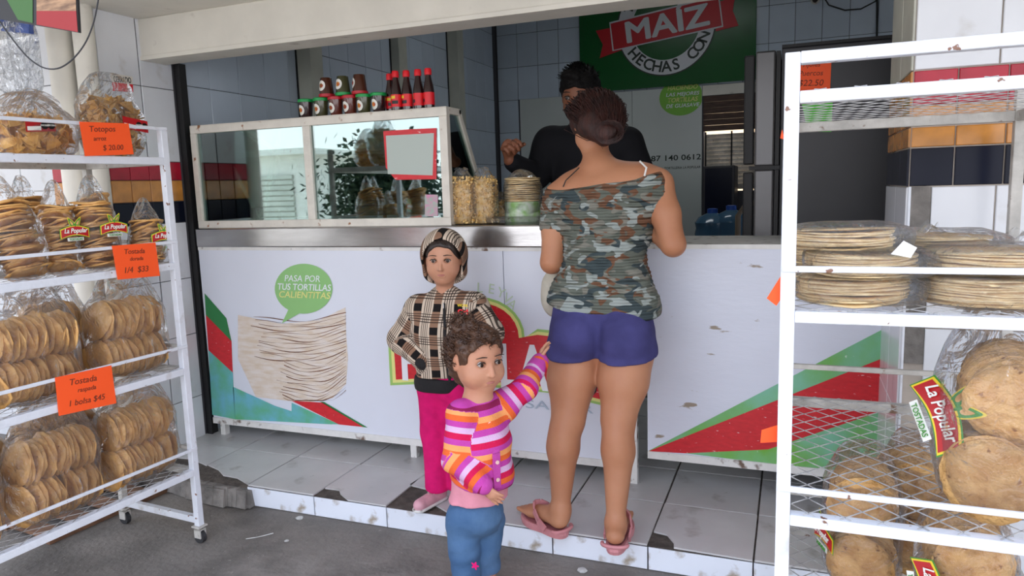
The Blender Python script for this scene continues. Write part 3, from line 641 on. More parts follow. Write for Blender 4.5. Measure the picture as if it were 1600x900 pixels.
def blob(c, dims, name, m, parent, R=None, seed=0, e=.45, amp=.010, top=None, n=30, k=18, freq=16, tail=None):
    """crinkled bag: a rounded box with noise; top=(height, narrowing) pulls its upper end up into a gathered neck"""
    mb = MB(); c = Vector(c); R = R or Matrix.Identity(3); sg = lambda v, p: math.copysign(abs(v)**p, v)
    off = Vector((seed*3.1, seed*1.7, seed))
    for i in range(k+1):
        ph = -math.pi/2+math.pi*i/k
        for j in range(n):
            th = 2*math.pi*j/n
            p = Vector((sg(math.cos(ph), e)*sg(math.cos(th), e)*dims[0], sg(math.cos(ph), e)*sg(math.sin(th), e)*dims[1], sg(math.sin(ph), e)*dims[2]))
            if top and p.z > dims[2]*.55:
                f = (p.z/dims[2]-.55)/.45; f = max(0, min(1, f)); q = f*f
                p.x *= 1-(1-top[1])*f; p.y *= 1-(1-top[2])*f; p.z += top[0]*q
            d = mnoise.noise(p*freq+off)*amp+abs(mnoise.noise(p*freq*2.3+off))*amp*.5
            p += p.normalized()*d
            mb.v.append(tuple(c+R @ p))
    for i in range(k):
        for j in range(n): mb.f.append((i*n+j, i*n+(j+1) % n, (i+1)*n+(j+1) % n, (i+1)*n+j)); mb.m.append(0)
    return mb.build(name, m, parent, smooth=True)
def label_print(parent, c, u, v, wd, txt='La Popular', sub='TOSTADAS', curve=.25):
    """maize-leaf badge: green and yellow edged red arch with white script, on the bag's face. c centre, u right, v up"""
    u = Vector(u).normalized(); v = Vector(v); v = (v-u*u.dot(v)).normalized(); n = u.cross(v); c = Vector(c)
    def P(x, y, o): return c+u*(x*wd)+v*(y*wd)+n*(o-.12*wd*4*curve*x*x)
    root = None
    def arch(s, name, m, o):
        nonlocal root
        mb = MB(); N = 12
        for i in range(N):
            q = []
            for t in (i/N, (i+1)/N):
                x = (-.5+t)*(1+s*2); yo = .14*math.cos(math.pi*(t-.5)*1.0)
                q.append((x, .13+s+yo, -.17-s+yo*.9))
            mb.poly([P(q[0][0], q[0][2], o), P(q[1][0], q[1][2], o), P(q[1][0], q[1][1], o), P(q[0][0], q[0][1], o)])
        if root is None: root = mb.build('label', m, parent)
        else: mb.build(name, m, root)
    arch(.05, 'label', Mt['l_green'], .0015); arch(.03, 'label_edge', Mt['l_yellow'], .0022); arch(0, 'label_field', Mt['l_red'], .003)
    for sg in (-1, 1):
        for s, m, o in ((1.25, 'l_yellow', .0015), (1, 'l_green', .0022), (.5, 'tostada_pale', .003)):
            pts = []
            for k in range(14):
                a = 2*math.pi*k/14; a1 = .20*math.cos(a)*s; b1 = .075*math.sin(a)*s*(1-.5*math.cos(a))
                ca, sa = math.cos(math.radians(62)), math.sin(math.radians(62)); pts.append(P(sg*(.12+a1*ca-b1*sa), .42+a1*sa+b1*ca, o))
            if sg < 0: pts = pts[::-1]
            flat('leaf_print', [pts], Mt[m], root)
    R = frame(u, v); text(txt, wd*.26, Mt['l_white'], P(0, .10, .006+.0), R, root, bold=.015, shear=.25, width=wd*.86)
    flat('label_band', [[P(-.3, -.30, .003), P(.3, -.30, .003), P(.3, -.17, .003), P(-.3, -.17, .003)]], Mt['l_white'], root)
    text(sub, wd*.12, Mt['l_green'], P(0, -.235, .005), R, root, bold=.01, width=wd*.5)
    return root
def roll(parent, a, b, n, meshes, rj=.14, off=.003, tiltv=0):
    a = Vector(a); b = Vector(b); d = (b-a).normalized(); Rz = d.to_track_quat('Z', 'Y').to_matrix()
    for i in range(n):
        p = a.lerp(b, i/(n-1) if n > 1 else 0)+Vector((random.gauss(0, off), random.gauss(0, off), random.gauss(0, off)))
        R = Rz @ Matrix.Rotation(random.gauss(0, rj)+tiltv, 3, 'X') @ Matrix.Rotation(random.gauss(0, rj), 3, 'Y') @ Matrix.Rotation(random.random()*6.28, 3, 'Z')
        inst('tostada' if 'tost' in meshes[0].name else 'tortilla', random.choice(meshes), parent, p, R)
def wv(v, base): return Vector(v)-Vector(base)
def roll_bag(lx0, lx1, d, z, label, n=17, rows=2, seed=0, r=.069, lean=0, group='bags of round tostadas on the left rack', sideways=None):
    b = LW((lx0+lx1)/2, d, z); t = empty('tostada_bag', b, LR_ANG, label, 'bag of tostadas', group)
    h = (lx1-lx0)/2-.015
    for k in range(rows):
        zz = r*1.02+k*r*1.86
        roll(t, (-h+.008*k, random.gauss(0, .006)+k*lean, zz), (h-.010*k, random.gauss(0, .006)+k*lean, zz), n, TOST, .10)
    blob((0, lean/2, r*rows+.012), (h+.022, r+.014, r*rows+.012), 'plastic_film', Mt['film'], t, seed=seed, e=.5, top=(.075, .9, .25), amp=.010)
    return t
# shelf 4 (lowest) and shelf 3
roll_bag(.975, 1.235, .13, .2965, 'two-row bag of tostadas at the right end of the lowest left rack shelf', seed=1)
roll_bag(.665, .925, .12, .2965, 'two-row bag of tostadas in the middle of the lowest left rack shelf', seed=2)
roll_bag(.345, .615, .12, .2965, 'bag of tostadas cut by the left edge on the lowest left rack shelf', seed=3)
roll_bag(.80, 1.06, .31, .2965, 'bag of tostadas in the back row of the lowest left rack shelf', seed=4, n=14)
roll_bag(.46, .74, .31, .2965, 'bag of tostadas in the back row at the left of the lowest shelf', seed=5, n=14)
roll_bag(.985, 1.235, .13, .6825, 'tall shiny bag of tostadas at the right end of the third shelf', seed=6)
roll_bag(.63, .90, .12, .6825, 'two-row bag of tostadas left of the gap on the third shelf', seed=7)
roll_bag(.30, .58, .12, .6825, 'bag of tostadas cut by the left edge on the third shelf', seed=8)
roll_bag(.86, 1.06, .31, .6825, 'bag of tostadas standing in the back row of the third shelf', seed=9, n=11)
roll_bag(.52, .78, .31, .6825, 'bag of tostadas behind, far left of the third shelf', seed=10, n=14)
# shelf 2: tall packs of stacked oval tostadas, some with the printed badge
def tall_pack(lx, d, z, label, n=26, h=.225, tx=0, ty=0, lab=True, seed=0, mesh=FOLD, rz=0, s=1.0):
    b = LW(lx, d, z); t = empty('tostada_pack', b, LR_ANG+rz, label, 'bag of tostadas', 'tall packs of oval tostadas on the left rack')
    top = Vector((tx, ty, h)); 
    for i in range(n):
        f = i/(n-1); p = Vector((0, 0, .008)).lerp(top, f)+Vector((random.gauss(0, .002), random.gauss(0, .002), 0))
        R = Matrix.Rotation(random.gauss(-.25, .10), 3, 'X') @ Matrix.Rotation(random.gauss(tx*2, .08), 3, 'Y') @ Matrix.Rotation(random.random()*6.28, 3, 'Z')
        o = inst('tostada', random.choice(mesh), t, p, R); o.scale = (s, s, 1)
    Rb = (top.normalized()).to_track_quat('Z', 'Y').to_matrix()
    blob(top*.5+Vector((0, 0, .004)), (.064*s, .064*s, h/2+.016), 'plastic_film', Mt['film'], t, R=Matrix.Rotation(math.atan2(tx, h), 3, 'Y') @ Matrix.Rotation(-math.atan2(ty, h), 3, 'X'), seed=seed, e=.75, top=(.07, .75, .35), amp=.009)
    if lab:
        cc = top*.60+Vector((.012, -.078*s, 0)); label_print(t, cc, Vector((1, -.18, 0)), Vector((0, -.06, 1))+Vector((tx, ty, 0))*2, .082)
    return t
tall_pack(.800, .13, 1.0685, 'pale leaning pack of tostadas at the left edge of the second shelf', n=26, tx=-.05, lab=False, seed=21, s=1.1)
tall_pack(.925, .16, 1.0685, 'narrow badge pack between the leaning pack and the wide badge pack', seed=22, s=.9, h=.205)
tall_pack(1.045, .13, 1.0685, 'wide pack with red badge in the middle of the second shelf', seed=23, h=.215, tx=-.015)
tall_pack(1.13, .27, 1.0685, 'unlabelled pack in the back row beside the wide badge pack', seed=24, lab=False, h=.23)
tall_pack(1.205, .10, 1.0685, 'short badge pack with twisted top at the right end of the second shelf', seed=25, n=20, h=.145, s=.92)
tall_pack(.93, .33, 1.0685, 'unlabelled dark pack in the back row of the second shelf', seed=26, lab=False)
tall_pack(.66, .17, 1.0685, 'pack of tostadas cut by the left frame edge on the second shelf', seed=27, lab=False)
# shelf 1: chip bags
def chips(parent, c, dims, n, seed):
    rr = random.Random(seed); mb = MB(); c = Vector(c)
    for _ in range(n):
        d = Vector((rr.gauss(0, 1), rr.gauss(0, 1), rr.gauss(0, 1))).normalized(); f = rr.uniform(.72, .96)
        p = Vector((math.copysign(abs(d.x)**.7, d.x)*dims[0], math.copysign(abs(d.y)**.7, d.y)*dims[1], math.copysign(abs(d.z)**.7, d.z)*dims[2]))*f+c
        n_ = (d+Vector((rr.gauss(0, .5), rr.gauss(0, .5), rr.gauss(0, .5)))).normalized(); u = n_.orthogonal().normalized(); v = n_.cross(u); s = rr.uniform(.018, .034); cu = rr.uniform(-.012, .012)
        a0 = rr.random()*6.28; pts = []
        for k in range(3):
            a = a0+k*2.09; q = p+(u*math.cos(a)+v*math.sin(a))*s+n_*cu; a2 = a+1.047; q2 = p+(u*math.cos(a2)+v*math.sin(a2))*s*.55-n_*cu*.4; pts += [q, q2]
        k0 = [x+n_*.0015 for x in pts]; k1 = [x-n_*.0015 for x in pts]; cc0 = p+n_*(.0015-cu*.5); cc1 = p+n_*(-.0015-cu*.5)
        mb.add(k0+k1+[cc0, cc1], [(12, i, (i+1) % 6) for i in range(6)]+[(13, 6+(i+1) % 6, 6+i) for i in range(6)]+[(i, 6+i, 6+(i+1) % 6, (i+1) % 6) for i in range(6)])
    o = mb.build('chips', Mt['chip'], parent); o['kind'] = 'stuff'; return o
def chip_bag(lx, d, z, dims, label, seed, lean=0, top=(.06, .95, .3), badge=None, n=170):
    b = LW(lx, d, z); t = empty('chip_bag', b, LR_ANG, label, 'bag of chips', 'bags of chips on the top shelf of the left rack')
    chips(t, (0, 0, dims[2]), dims, n, seed)
    blob((0, 0, dims[2]+.006), (dims[0]+.012, dims[1]+.012, dims[2]+.012), 'plastic_film', Mt['film'], t, seed=seed, e=.6, top=top, amp=.016)
    if badge:
        x0, x1, z0, z1, tilt = badge; y = -dims[1]-.016
        l = flat('label', [[(x0, y, z1+tilt), (x0, y, z0+tilt), (x1, y, z0), (x1, y, z1)]], Mt['l_red'], t)
        hh = (z1-z0); flat('label_band', [[(x0+.004, y-.001, z0+hh*.45+tilt), (x0+.004, y-.001, z0+.004+tilt), ((x0+x1)/2, y-.001, z0+.004+tilt/2), ((x0+x1)/2, y-.001, z0+hh*.45+tilt/2)]], Mt['l_white'], l)
        for q in (.62, .85):
            cx_ = x0+(x1-x0)*q; flat('warning_mark', [[(cx_+.012*math.cos(a), y-.002, (z0+z1)/2+tilt*(1-q)+.012*math.sin(a)) for a in [math.radians(22.5+45*k) for k in range(8)]]], Mt['l_black'], l)
            text('EXCESO', .007, Mt['l_white'], (cx_, y-.0035, (z0+z1)/2+tilt*(1-q)), parent=l, bold=.01)
    return t
chip_bag(1.14, .14, 1.4375, (.095, .06, .105), 'upright bag of golden chips with red label at the end of the top shelf', 31, badge=(-.01, .085, .085, .125, .012), top=(.06, 1.0, .3))
chip_bag(.86, .14, 1.4375, (.125, .07, .062), 'squat bag of brown chips lying at the left of the top shelf', 32, badge=(-.06, .03, .072, .108, -.006), top=(.05, 1, .5))
chip_bag(1.0, .31, 1.4375, (.09, .06, .075), 'small bag of chips in the back row of the top shelf', 33, top=(.07, .8, .3), n=110)
# price cards on the left rack (handwritten)
Mt['card_orange'] = mat('card_orange', (1.0, .10, .012), .6)
Mt['card_green'] = mat('card_green', (.10, .62, .05), .6)
Mt['ink'] = mat('marker_ink', (.18, .03, .01), .7)
def card(name, corners, lines, label, th=.0012, m='card_orange'):
    """corners: bottom-left, bottom-right, top-right, top-left in world space"""
    c = [Vector(p) for p in corners]; base = (c[0]+c[1])/2; u = (c[1]-c[0]); v = (c[3]-c[0]); n = u.cross(v).normalized()
    t = MB().prism([p-base for p in c], n*-th).build(name, Mt[m]); t.location = base; tag(t, label, 'price card')
    R = frame(u, v)
    for s_, fx_, fy_, sz in lines:
        p = c[0]+u*fx_+v*fy_-base+n*.0006; text(s_, sz, Mt['ink'], p, R, t, bold=0, shear=.15)
    return t
def LF(px, py, d=-.008):    # pixel to the rack's front plane
    n = Vector((.99716, -.07525, 0)); r = Vector(ray(px, py)); o = Vector((PX, PY, 0)); t = (n.dot(o)-d-n.dot(Vector(CAM)))/n.dot(r); return Vector(CAM)+r*t
card('price_card', [LF(133, 244), LF(209, 241), LF(201, 193), LF(124, 190)], [('Totopos', .42, .78, .026), ('arroz', .34, .50, .02), ('$ 20.00', .58, .22, .024)], 'orange handwritten price card on the top shelf rail of the left rack')
card('price_card', [LF(184, 437), LF(250, 431), LF(243, 379), LF(175, 384)], [('Tostada', .48, .80, .024), ('dorada', .5, .58, .018), ('1/4  $33', .45, .25, .028)], 'orange handwritten price card on the second shelf rail, smallest of the left three')
card('price_card', [LF(92, 650), LF(182, 630), LF(174, 571), LF(86, 590)], [('Tostada', .45, .80, .028), ('raspada', .5, .56, .020), ('1 bolsa $45', .48, .25, .026)], 'largest orange handwritten price card, on the third shelf rail of the left rack')
# ================================================================ right rack goods
def flat_pack(x, y, z, label, seed, rot=0, n=13, tailx=1, s=1.0):
    t = empty('tortilla_pack', (x, y, z), rot, label, 'pack of tortillas', 'flat tortilla packs on the right rack')
    for i in range(n):
        R = Matrix.Rotation(random.gauss(0, .015), 3, 'X') @ Matrix.Rotation(random.gauss(0, .015), 3, 'Y') @ Matrix.Rotation(random.random()*6.28, 3, 'Z')
        o = inst('tortilla', random.choice(TORT), t, (random.gauss(0, .002), random.gauss(0, .002), .004+i*.0033), R); o.scale = (s, s*.92, 1)
    h = .0035*n/2+.004
    blob((.012*tailx, 0, h), (.112*s, .102*s, h+.004), 'plastic_film', Mt['film2'], t, seed=seed, e=.55, amp=.007, n=36)
    # loose end of the bag
    mb = MB(); q = []
    for i in range(5):
        row = []
        for j in range(7):
            f = i/4; row.append(Vector((tailx*(.105+.055*f)*s, (-.07+.14*j/6)*(1-.35*f), h+.018*f+mnoise.noise(Vector((i*.9, j*.9, seed)))*.022)))
        q.append(row)
    for i in range(4):
        for j in range(6): mb.poly([q[i][j], q[i+1][j], q[i+1][j+1], q[i][j+1]])
    mb.build('bag_end', Mt['film2'], t)
    return t
flat_pack(.108, 1.50, 1.0640, 'tortilla pack at the bottom left of the right rack pile', 41)
flat_pack(.318, 1.50, 1.0640, 'tortilla pack at the bottom right of the right rack pile', 42, n=14)
flat_pack(.120, 1.49, 1.1165, 'second-layer tortilla pack on the left of the right rack pile', 43, rot=.1, n=11)
flat_pack(.325, 1.50, 1.1205, 'second-layer tortilla pack on the right beside the paper slip', 44, rot=-.08, n=11)
flat_pack(.100, 1.70, 1.0640, 'tortilla pack behind the bottom left pack of the right rack', 45)
flat_pack(.335, 1.71, 1.0640, 'tortilla pack behind the bottom right pack of the right rack', 46)
flat_pack(.100, 1.70, 1.1155, 'tortilla pack at mid height behind the left of the pile', 47)
flat_pack(.085, 1.52, 1.1625, 'topmost tortilla pack at the left of the right rack pile', 48, rot=.05, n=10)
flat_pack(.270, 1.66, 1.1320, 'tortilla pack with a loose transparent end at the back of the pile', 49, n=12)
o = MB().prism([oy(1392, 397, 1.392), oy(1423, 403, 1.395), oy(1433, 387, 1.402), oy(1412, 376, 1.402)], (0, .001, 0)).build('paper_slip', Mt['white_edge']); tag(o, 'small blank white paper slip lying on the tortilla packs', 'paper')
# large bag of tostadas on shelf 3, discs facing the street
def disc_bag(name, x, y, z, rolls, label, seed, dims, cen, n=11, top=(.10, .5, .4), lab=None, step=.013, e=.5):
    t = empty(name, (x, y, z), 0, label, 'bag of tostadas', 'bags of large tostadas on the right rack')
    for (rx0, ry0, rz0, rx1, rz1, nn_) in rolls: roll(t, (rx0, ry0, rz0), (rx1, ry0+step*nn_, rz1), nn_, TOSTP, .06, .002)
    blob(cen, dims, 'plastic_film', Mt['film'], t, seed=seed, e=e, amp=.010, top=top, n=34, k=22)
    if lab: label_print(t, *lab)
    return t
disc_bag('tostada_bag', .335, 1.42, .6805, [(-.002, 0, .078, .03, .078, 14), (.030, .012, .215, .055, .222, 13)], 'big clear bag of large round tostadas on the right rack, red badge on its side', 51,
         (.098, .115, .158), (.025, .085, .160), top=(.075, .85, .55), lab=((-.080, .055, .175), Vector((.25, -.55, -.75)), Vector((.75, -.5, .35)), .13))
disc_bag('tostada_bag', .175, 1.80, .2945, [(-.005, 0, .078, .01, .078, 12), (-.005, .01, .225, .01, .225, 12)], 'bag of large tostadas on the bottom shelf of the right rack, seen through the mesh', 52,
         (.09, .10, .155), (.0, .08, .157), top=(.05, .8, .5), lab=((-.088, .02, .13), Vector((.3, -.8, 0)), Vector((0, 0, 1)), .10))
disc_bag('tostada_bag', .30, 1.93, .2945, [(0, 0, .078, 0, .078, 10), (0, .01, .225, 0, .225, 10)], 'bag of tostadas behind the others on the bottom shelf, partly hidden', 53, (.085, .085, .155), (0, .07, .157), top=(.05, .8, .5))
disc_bag('tostada_bag', .355, 1.60, .2945, [(0, 0, .078, 0, .078, 10), (0, .01, .21, 0, .215, 9)], 'bag of tostadas with an upright red badge at the bottom right of the photo', 54, (.088, .09, .15), (0, .07, .152), top=(.05, .8, .5), lab=((-.085, -.03, .165), Vector((.12, -.2, -.9)), Vector((.85, -.45, .1)), .11))
# orange cards at the left side of the right rack
o = MB().prism([oy(1222, 428, 1.375), oy(1198, 466, 1.375), oy(1213, 478, 1.375), oy(1221, 466, 1.375)], (0, .0012, 0)).build('price_card', Mt['card_orange']); tag(o, 'orange card corner curling off the left post of the right rack', 'price card')
o = MB().prism([oy(1222, 662, 1.39), oy(1190, 672, 1.385), oy(1188, 692, 1.385), oy(1222, 690, 1.39)], (0, .0012, 0)).build('price_card', Mt['card_orange']); tag(o, 'orange card edge low on the left post of the right rack', 'price card')
o = MB().prism([oy(1222, 202, 1.385), oy(1219, 216, 1.385), oy(1226, 218, 1.385)], (0, .0012, 0)).build('price_card', Mt['card_orange']); tag(o, 'tiny orange card corner near the top of the right rack post', 'price card')
# ================================================================ refrigerator
YFR = 3.2
fa = oy(1222, 75, YFR); fb = oy(1186, 75, YFR)
fr = empty('refrigerator', (fa.x, YFR, PZ), label='tall black refrigerator with dented steel door behind the right counter', cat='refrigerator')
H = fa.z-PZ
MB().box((0, 0, .03), (.62, .68, H)).build('body', Mt['fridge_black'], fr, bevel=.006)
MB().box((.0, 0, H), (.62, .68, H+.012)).build('top_panel', Mt['black'], fr)
zs_ = oy(1200, 262, YFR).z-PZ
for z0, z1 in ((.06, zs_-.006), (zs_+.006, H-.004)):
    dr = MB().box((-.10, .004, z0), (-.022, .676, z1)).build('door', Mt['fridge_steel'], fr, bevel=.008)
    MB().box((-.145, .02, z0+.01), (-.104, .066, z1-.01)).build('door_handle', Mt['black'], dr, bevel=.006)
    MB().box((-.020, .008, z0+.004), (-.004, .67, z1-.004)).build('gasket', Mt['black'], dr)
MB().box((-.12, .0, zs_-.008), (.0, .03, zs_+.008)).build('hinge', Mt['black'], fr)
for zf in (0,): MB().box((.02, .02, 0), (.60, .66, .03)).build('plinth', Mt['black'], fr)
def FS(px, py, o=.0): q = oy(px, py, YFR-o); return q
card('price_card', [FS(1248, 143, .004), FS(1297, 142, .004), FS(1299, 98, .004), FS(1248, 98, .004)], [('Frijoles', .36, .92, .026), ('Puercos', .38, .62, .028), ('$22.50', .38, .28, .034)], 'orange card reading Frijoles Puercos on the black refrigerator side')
card('price_card', [FS(1262, 206, .002), FS(1299, 206, .002), FS(1302, 139, .002), FS(1248, 139, .002)], [], 'bright green card under the orange one on the refrigerator side', m='card_green')
# ================================================================ things at the back of the shop
tv = empty('cabinet', (BW(1125, 380).x-.02, 6.3, PZ), label='dark box cabinet under the louvred window at the back', cat='cabinet')
wdt = .30; q = oy(1098, 260, 6.3); q2 = oy(1148, 260, 6.3); tv.location = ((q.x+q2.x)/2, 6.3, PZ); ht = q.z-PZ; hw = (q2.x-q.x)/2
MB().box((-hw, 0, .0), (hw, .4, ht)).build('body', Mt['fridge_black'], tv, bevel=.006)
MB().box((-hw+.02, -.008, ht*.55), (hw-.02, 0, ht-.02)).build('front_screen', Mt['dark_tile'], tv)
Mt['blue_jug'] = mat('blue_jug', (.05, .13, .22), .15, spec=.7)
for k, (px, py, lb) in enumerate(((1113, 335, 'left blue water jug with a blue cap on the bench at the back'), (1142, 330, 'right blue water jug beside the other on the back bench'))):
    c = oy(px, 378, 5.3); top = oy(px, py-6, 5.3).z; b0 = c.z; hh = top-b0
    prof = [(.09, 0), (.125, .02), (.13, .06), (.122, .10), (.13, .14), (.13, hh*.62), (.10, hh*.80), (.035, hh*.93), (.03, hh)]
    o = MB().lathe([(r*.95, z) for r, z in prof], 20).build('water_jug', Mt['blue_jug'], smooth=True); o.location = (c.x, 5.3, b0); tag(o, lb, 'water jug')
    MB().lathe([(.034, hh-.03), (.036, hh-.03), (.036, hh+.012), (.02, hh+.016)], 14).build('cap', Mt['blue'], o)
bz_ = oy(1113, 378, 5.3).z
bn = empty('bench', (oy(1128, 378, 5.3).x, 5.3, PZ), label='dark bench carrying the two blue water jugs', cat='bench')
MB().box((-.30, -.18, bz_-PZ-.04), (.30, .18, bz_-PZ)).build('bench_top', Mt['wood'], bn)
for x in (-.27, .25):
    for y in (-.15, .13): MB().box((x, y, 0), (x+.03, y+.03, bz_-PZ-.04)).build('leg', Mt['wood'], bn)
ch = empty('chair', (oy(1172, 375, 4.9).x+.02, 4.95, PZ), label='beige plastic chair in the shade beside the water jugs', cat='chair')
Mt['beige'] = mat('beige_plastic', (.22, .17, .12), .5)
zt_ = oy(1172, 318, 4.9).z-PZ
MB().tube([(-.10, 0, .42), (-.10, 0, zt_-.08), (-.05, 0, zt_), (.12, 0, zt_), (.17, 0, zt_-.08), (.17, 0, .42)], .018, 8).build('back_frame', Mt['beige'], ch, smooth=True)
MB().box((-.12, -.36, .40), (.2, .0, .43)).build('seat', Mt['beige'], ch, bevel=.008)
for x in (-.11, .17):
    for y in (-.34, -.02): MB().tube([(x, y, 0), (x, y, .40)], .016, 8).build('leg', Mt['beige'], ch)
# camera and cable high on the back wall
q = BW(1273, 5); o = MB().tube([(q.x, YB, q.z+.03), (q.x, YB-.12, q.z)], .035, 12).build('security_camera', Mt['rack_grey'], smooth=True); tag(o, 'small round security camera high on the back wall', 'camera')
MB().tube([(q.x, YB-.121, q.z), (q.x, YB-.124, q.z)], .022, 12).build('lens', Mt['lens'], o)
pts = [BW(px, py, .03) for px, py in ((1285, -8), (1295, 8), (1320, 16), (1345, 14), (1368, 2), (1372, -15))]
o = MB().tube(pts, .006, 6).build('cable', Mt['black']); tag(o, 'black cable sagging across the back wall beside the camera', 'cable')
pts = [BW(px, py, .03) for px, py in ((1371, -30), (1370, 66))]; o = MB().tube(pts, .008, 6).build('cable', Mt['black']); tag(o, 'black vertical cable running down the back wall behind the refrigerator', 'cable')
# ================================================================ display case on the counter
DX0, DX1 = -2.722, -1.345; DZ0, DZ1 = 1.1425, 1.632; DY = YC
dc = empty('display_case', (DX0, DY, DZ0), label='glass display case with chipped cream frame standing on the steel counter', cat='display case')
LX = DX1-DX0; HZ = DZ1-DZ0; T = .032
def D(a, b, nm, m='case_paint', bev=.002): return MB().box(a, b).build(nm, Mt[m], dc, bevel=bev)
D((0, 0, 0), (LX, T, .035), 'frame_bar'); D((0, 0, HZ-.035), (LX, T, HZ), 'frame_bar')
D((0, -.001, .035), (.032, T, HZ-.035), 'frame_post'); D((LX-.036, -.001, .035), (LX, T, HZ-.035), 'frame_post')
mxx = oy(482, 260, DY).x-DX0; D((mxx-.020, -.002, .035), (mxx+.020, T, HZ-.035), 'frame_post')
depth_t = oy(718, 172, DY+.13).y-DY; yt = .145; ybm = .43
D((0, T, HZ-.02), (.02, yt, HZ), 'frame_bar'); D((LX-.025, T, HZ-.025), (LX, yt, HZ), 'frame_bar'); D((0, yt-.02, HZ-.02), (LX, yt, HZ), 'frame_bar')
for x in (.01, LX-.012):
    mb = MB(); mb.bar((x, yt-.01, HZ-.01), (x, ybm, .02), .02, .025); mb.build('sloping_bar', Mt['case_paint'], dc)
    mb = MB(); mb.bar((x, T, .012), (x, ybm, .012), .02, .02); mb.build('base_bar', Mt['case_paint'], dc)
D((0, ybm-.02, .0), (LX, ybm, .022), 'base_bar')
Mt['ctop'] = Mt['case_paint']
D((0, .0, HZ), (LX, yt, HZ+.004), 'top_plate')
for x0, x1 in ((.032, mxx-.020), (mxx+.020, LX-.036)): D((x0, .012, .035), (x1, .017, HZ-.035), 'glass_pane', 'glass', 0)
for x in (.010, LX-.014):
    MB().prism([(x, T, .02), (x, ybm-.02, .02), (x, yt-.01, HZ-.02), (x, T, HZ-.02)], (.004, 0, 0)).build('glass_pane', Mt['glass'], dc)
MB().prism([(.02, ybm-.012, .03), (LX-.02, ybm-.012, .03), (LX-.02, yt-.005, HZ-.02), (.02, yt-.005, HZ-.02)], (0, .004, .003)).build('glass_pane', Mt['glass'], dc)
# red-bordered pale notice stuck on the right pane
def DC(px, py, o=.002): q = oy(px, py, DY+.012-o); return (q.x-DX0, q.y-DY, q.z-DZ0)
nt_ = empty('notice', (0, 0, 0), label='pale notice with a red border taped inside the right glass pane', cat='notice')
nt_.location = (DX0, DY, DZ0)
MB().prism([DC(*p) for p in ((599, 205), (603, 262), (618, 281), (682, 280), (682, 200), (640, 202))], (0, -.0008, 0)).build('backing', Mt['p_red'], nt_)
Mt['pale_notice'] = mat('pale_notice', (.44, .50, .46), .5)
MB().prism([DC(*p, .0035) for p in ((603, 212), (606, 272), (676, 274), (678, 208))], (0, -.0006, 0)).build('notice_sheet', Mt['pale_notice'], nt_)
o = MB().prism([DC(*p) for p in ((664, 304), (664, 338), (684, 338), (684, 304))], (0, -.0006, 0)).build('sticker', mat('leaflet', (.35, .45, .38), .4, col2=(.6, .25, .4), vscale=60)); o.location = (DX0, DY, DZ0); tag(o, 'small colourful leaflet at the lower right corner of the glass', 'leaflet')
# inside the case: an empty shelf and dark tray
o = MB().box((.25, .10, .085), (1.0, .30, .092)).box((.25, .10, .0), (.262, .112, .085)).box((.988, .10, 0), (1.0, .112, .085)).box((.25, .288, 0), (.262, .30, .085)).box((.988, .288, 0), (1.0, .30, .085)).build('tray', Mt['dark_tile']); o.location = (DX0, DY, DZ0+.001); tag(o, 'dark low tray stand inside the display case', 'tray')
# ================================================================ sauces on the case
SY = 2.833; SZ = DZ1+.0045
Mt['sauce_brown'] = mat('sauce_brown', (.075, .022, .010), .12, coat=.5); Mt['sauce_green'] = mat('sauce_green', (.055, .055, .02), .12, coat=.5); Mt['sauce_dark'] = mat('sauce_dark', (.03, .012, .012), .12, coat=.5); Mt['sauce_red'] = mat('sauce_red', (.11, .02, .012), .12, coat=.5)
def tub(x, y, z, sauce, lid, label, up=False, lab_rot=0):
    t = empty('sauce_tub', (x, y, z), 0, label, 'sauce tub', 'plastic tubs of sauce on the display case')
    prof = [(.0245, .0), (.0255, .002), (.0325, .072), (.0325, .074)]
    if up: prof = [(r, .086-z_) for r, z_ in prof[::-1]]
    MB().lathe(prof, 20).build('tub', Mt[sauce], t, smooth=True)
    lp = [(.034, .072), (.0365, .072), (.0365, .083), (.034, .086), (.02, .086)]
    if up: lp = [(r, .086-z_) for r, z_ in lp[::-1]]
    MB().lathe(lp, 20).build('lid', Mt[lid], t, smooth=True)
    # round white label wrapped on the wall of the tub
    zc = .036 if not up else .050; n = 18
    def wrap(dx, dz, o): 
        zz = zc+dz; r = (.0255+.007*zz/.072 if not up else .0325-.007*(zz-.014)/.072)+o; a = -math.pi/2-.35+lab_rot+dx/r; return (r*math.cos(a), r*math.sin(a), zz)
    for (ra, rb, m, o, nm) in ((.021, .023, 'l_white', .0012, 'label'), (.011, .010, 'l_red', .002, 'label_spot')):
        mb = MB(); ctr_ = wrap(0, 0, o+.001)
        for i in range(n):
            a0, a1 = 2*math.pi*i/n, 2*math.pi*(i+1)/n
            mb.poly([ctr_, wrap(ra*math.cos(a0), rb*math.sin(a0), o), wrap(ra*math.cos(a1), rb*math.sin(a1), o)])
        L_ = mb.build(nm, Mt[m], t)
    mb = MB(); q = [wrap(-.008, -.004, .0028), wrap(.002, -.010, .0028), wrap(.008, .004, .0028), wrap(0, .010, .0028)]; mb.poly(q); mb.build('label_spot', Mt['l_yellow' if lid == 'lid_green' else 'l_green'], t)
    return t
for px, sc_, li, lb in ((479, 'sauce_dark', 'lid_green', 'leftmost sauce tub with green lid in the bottom row'), (503, 'sauce_green', 'lid_green', 'second tub from the left, green lid, olive sauce'), (526, 'sauce_red', 'lid_red', 'third tub from the left, first with a dark red lid in the bottom row'),
                        (548, 'sauce_red', 'lid_red', 'fourth tub from the left, dark red lid, below the right upturned tub'), (570, 'sauce_green', 'lid_green', 'fifth tub from the left, green lid, between red lid and last tub'), (593, 'sauce_dark', 'lid_green', 'rightmost tub, green lid, next to the sauce bottles')):
    tub(oy(px, 178, SY).x, SY, SZ, sc_, li, lb)
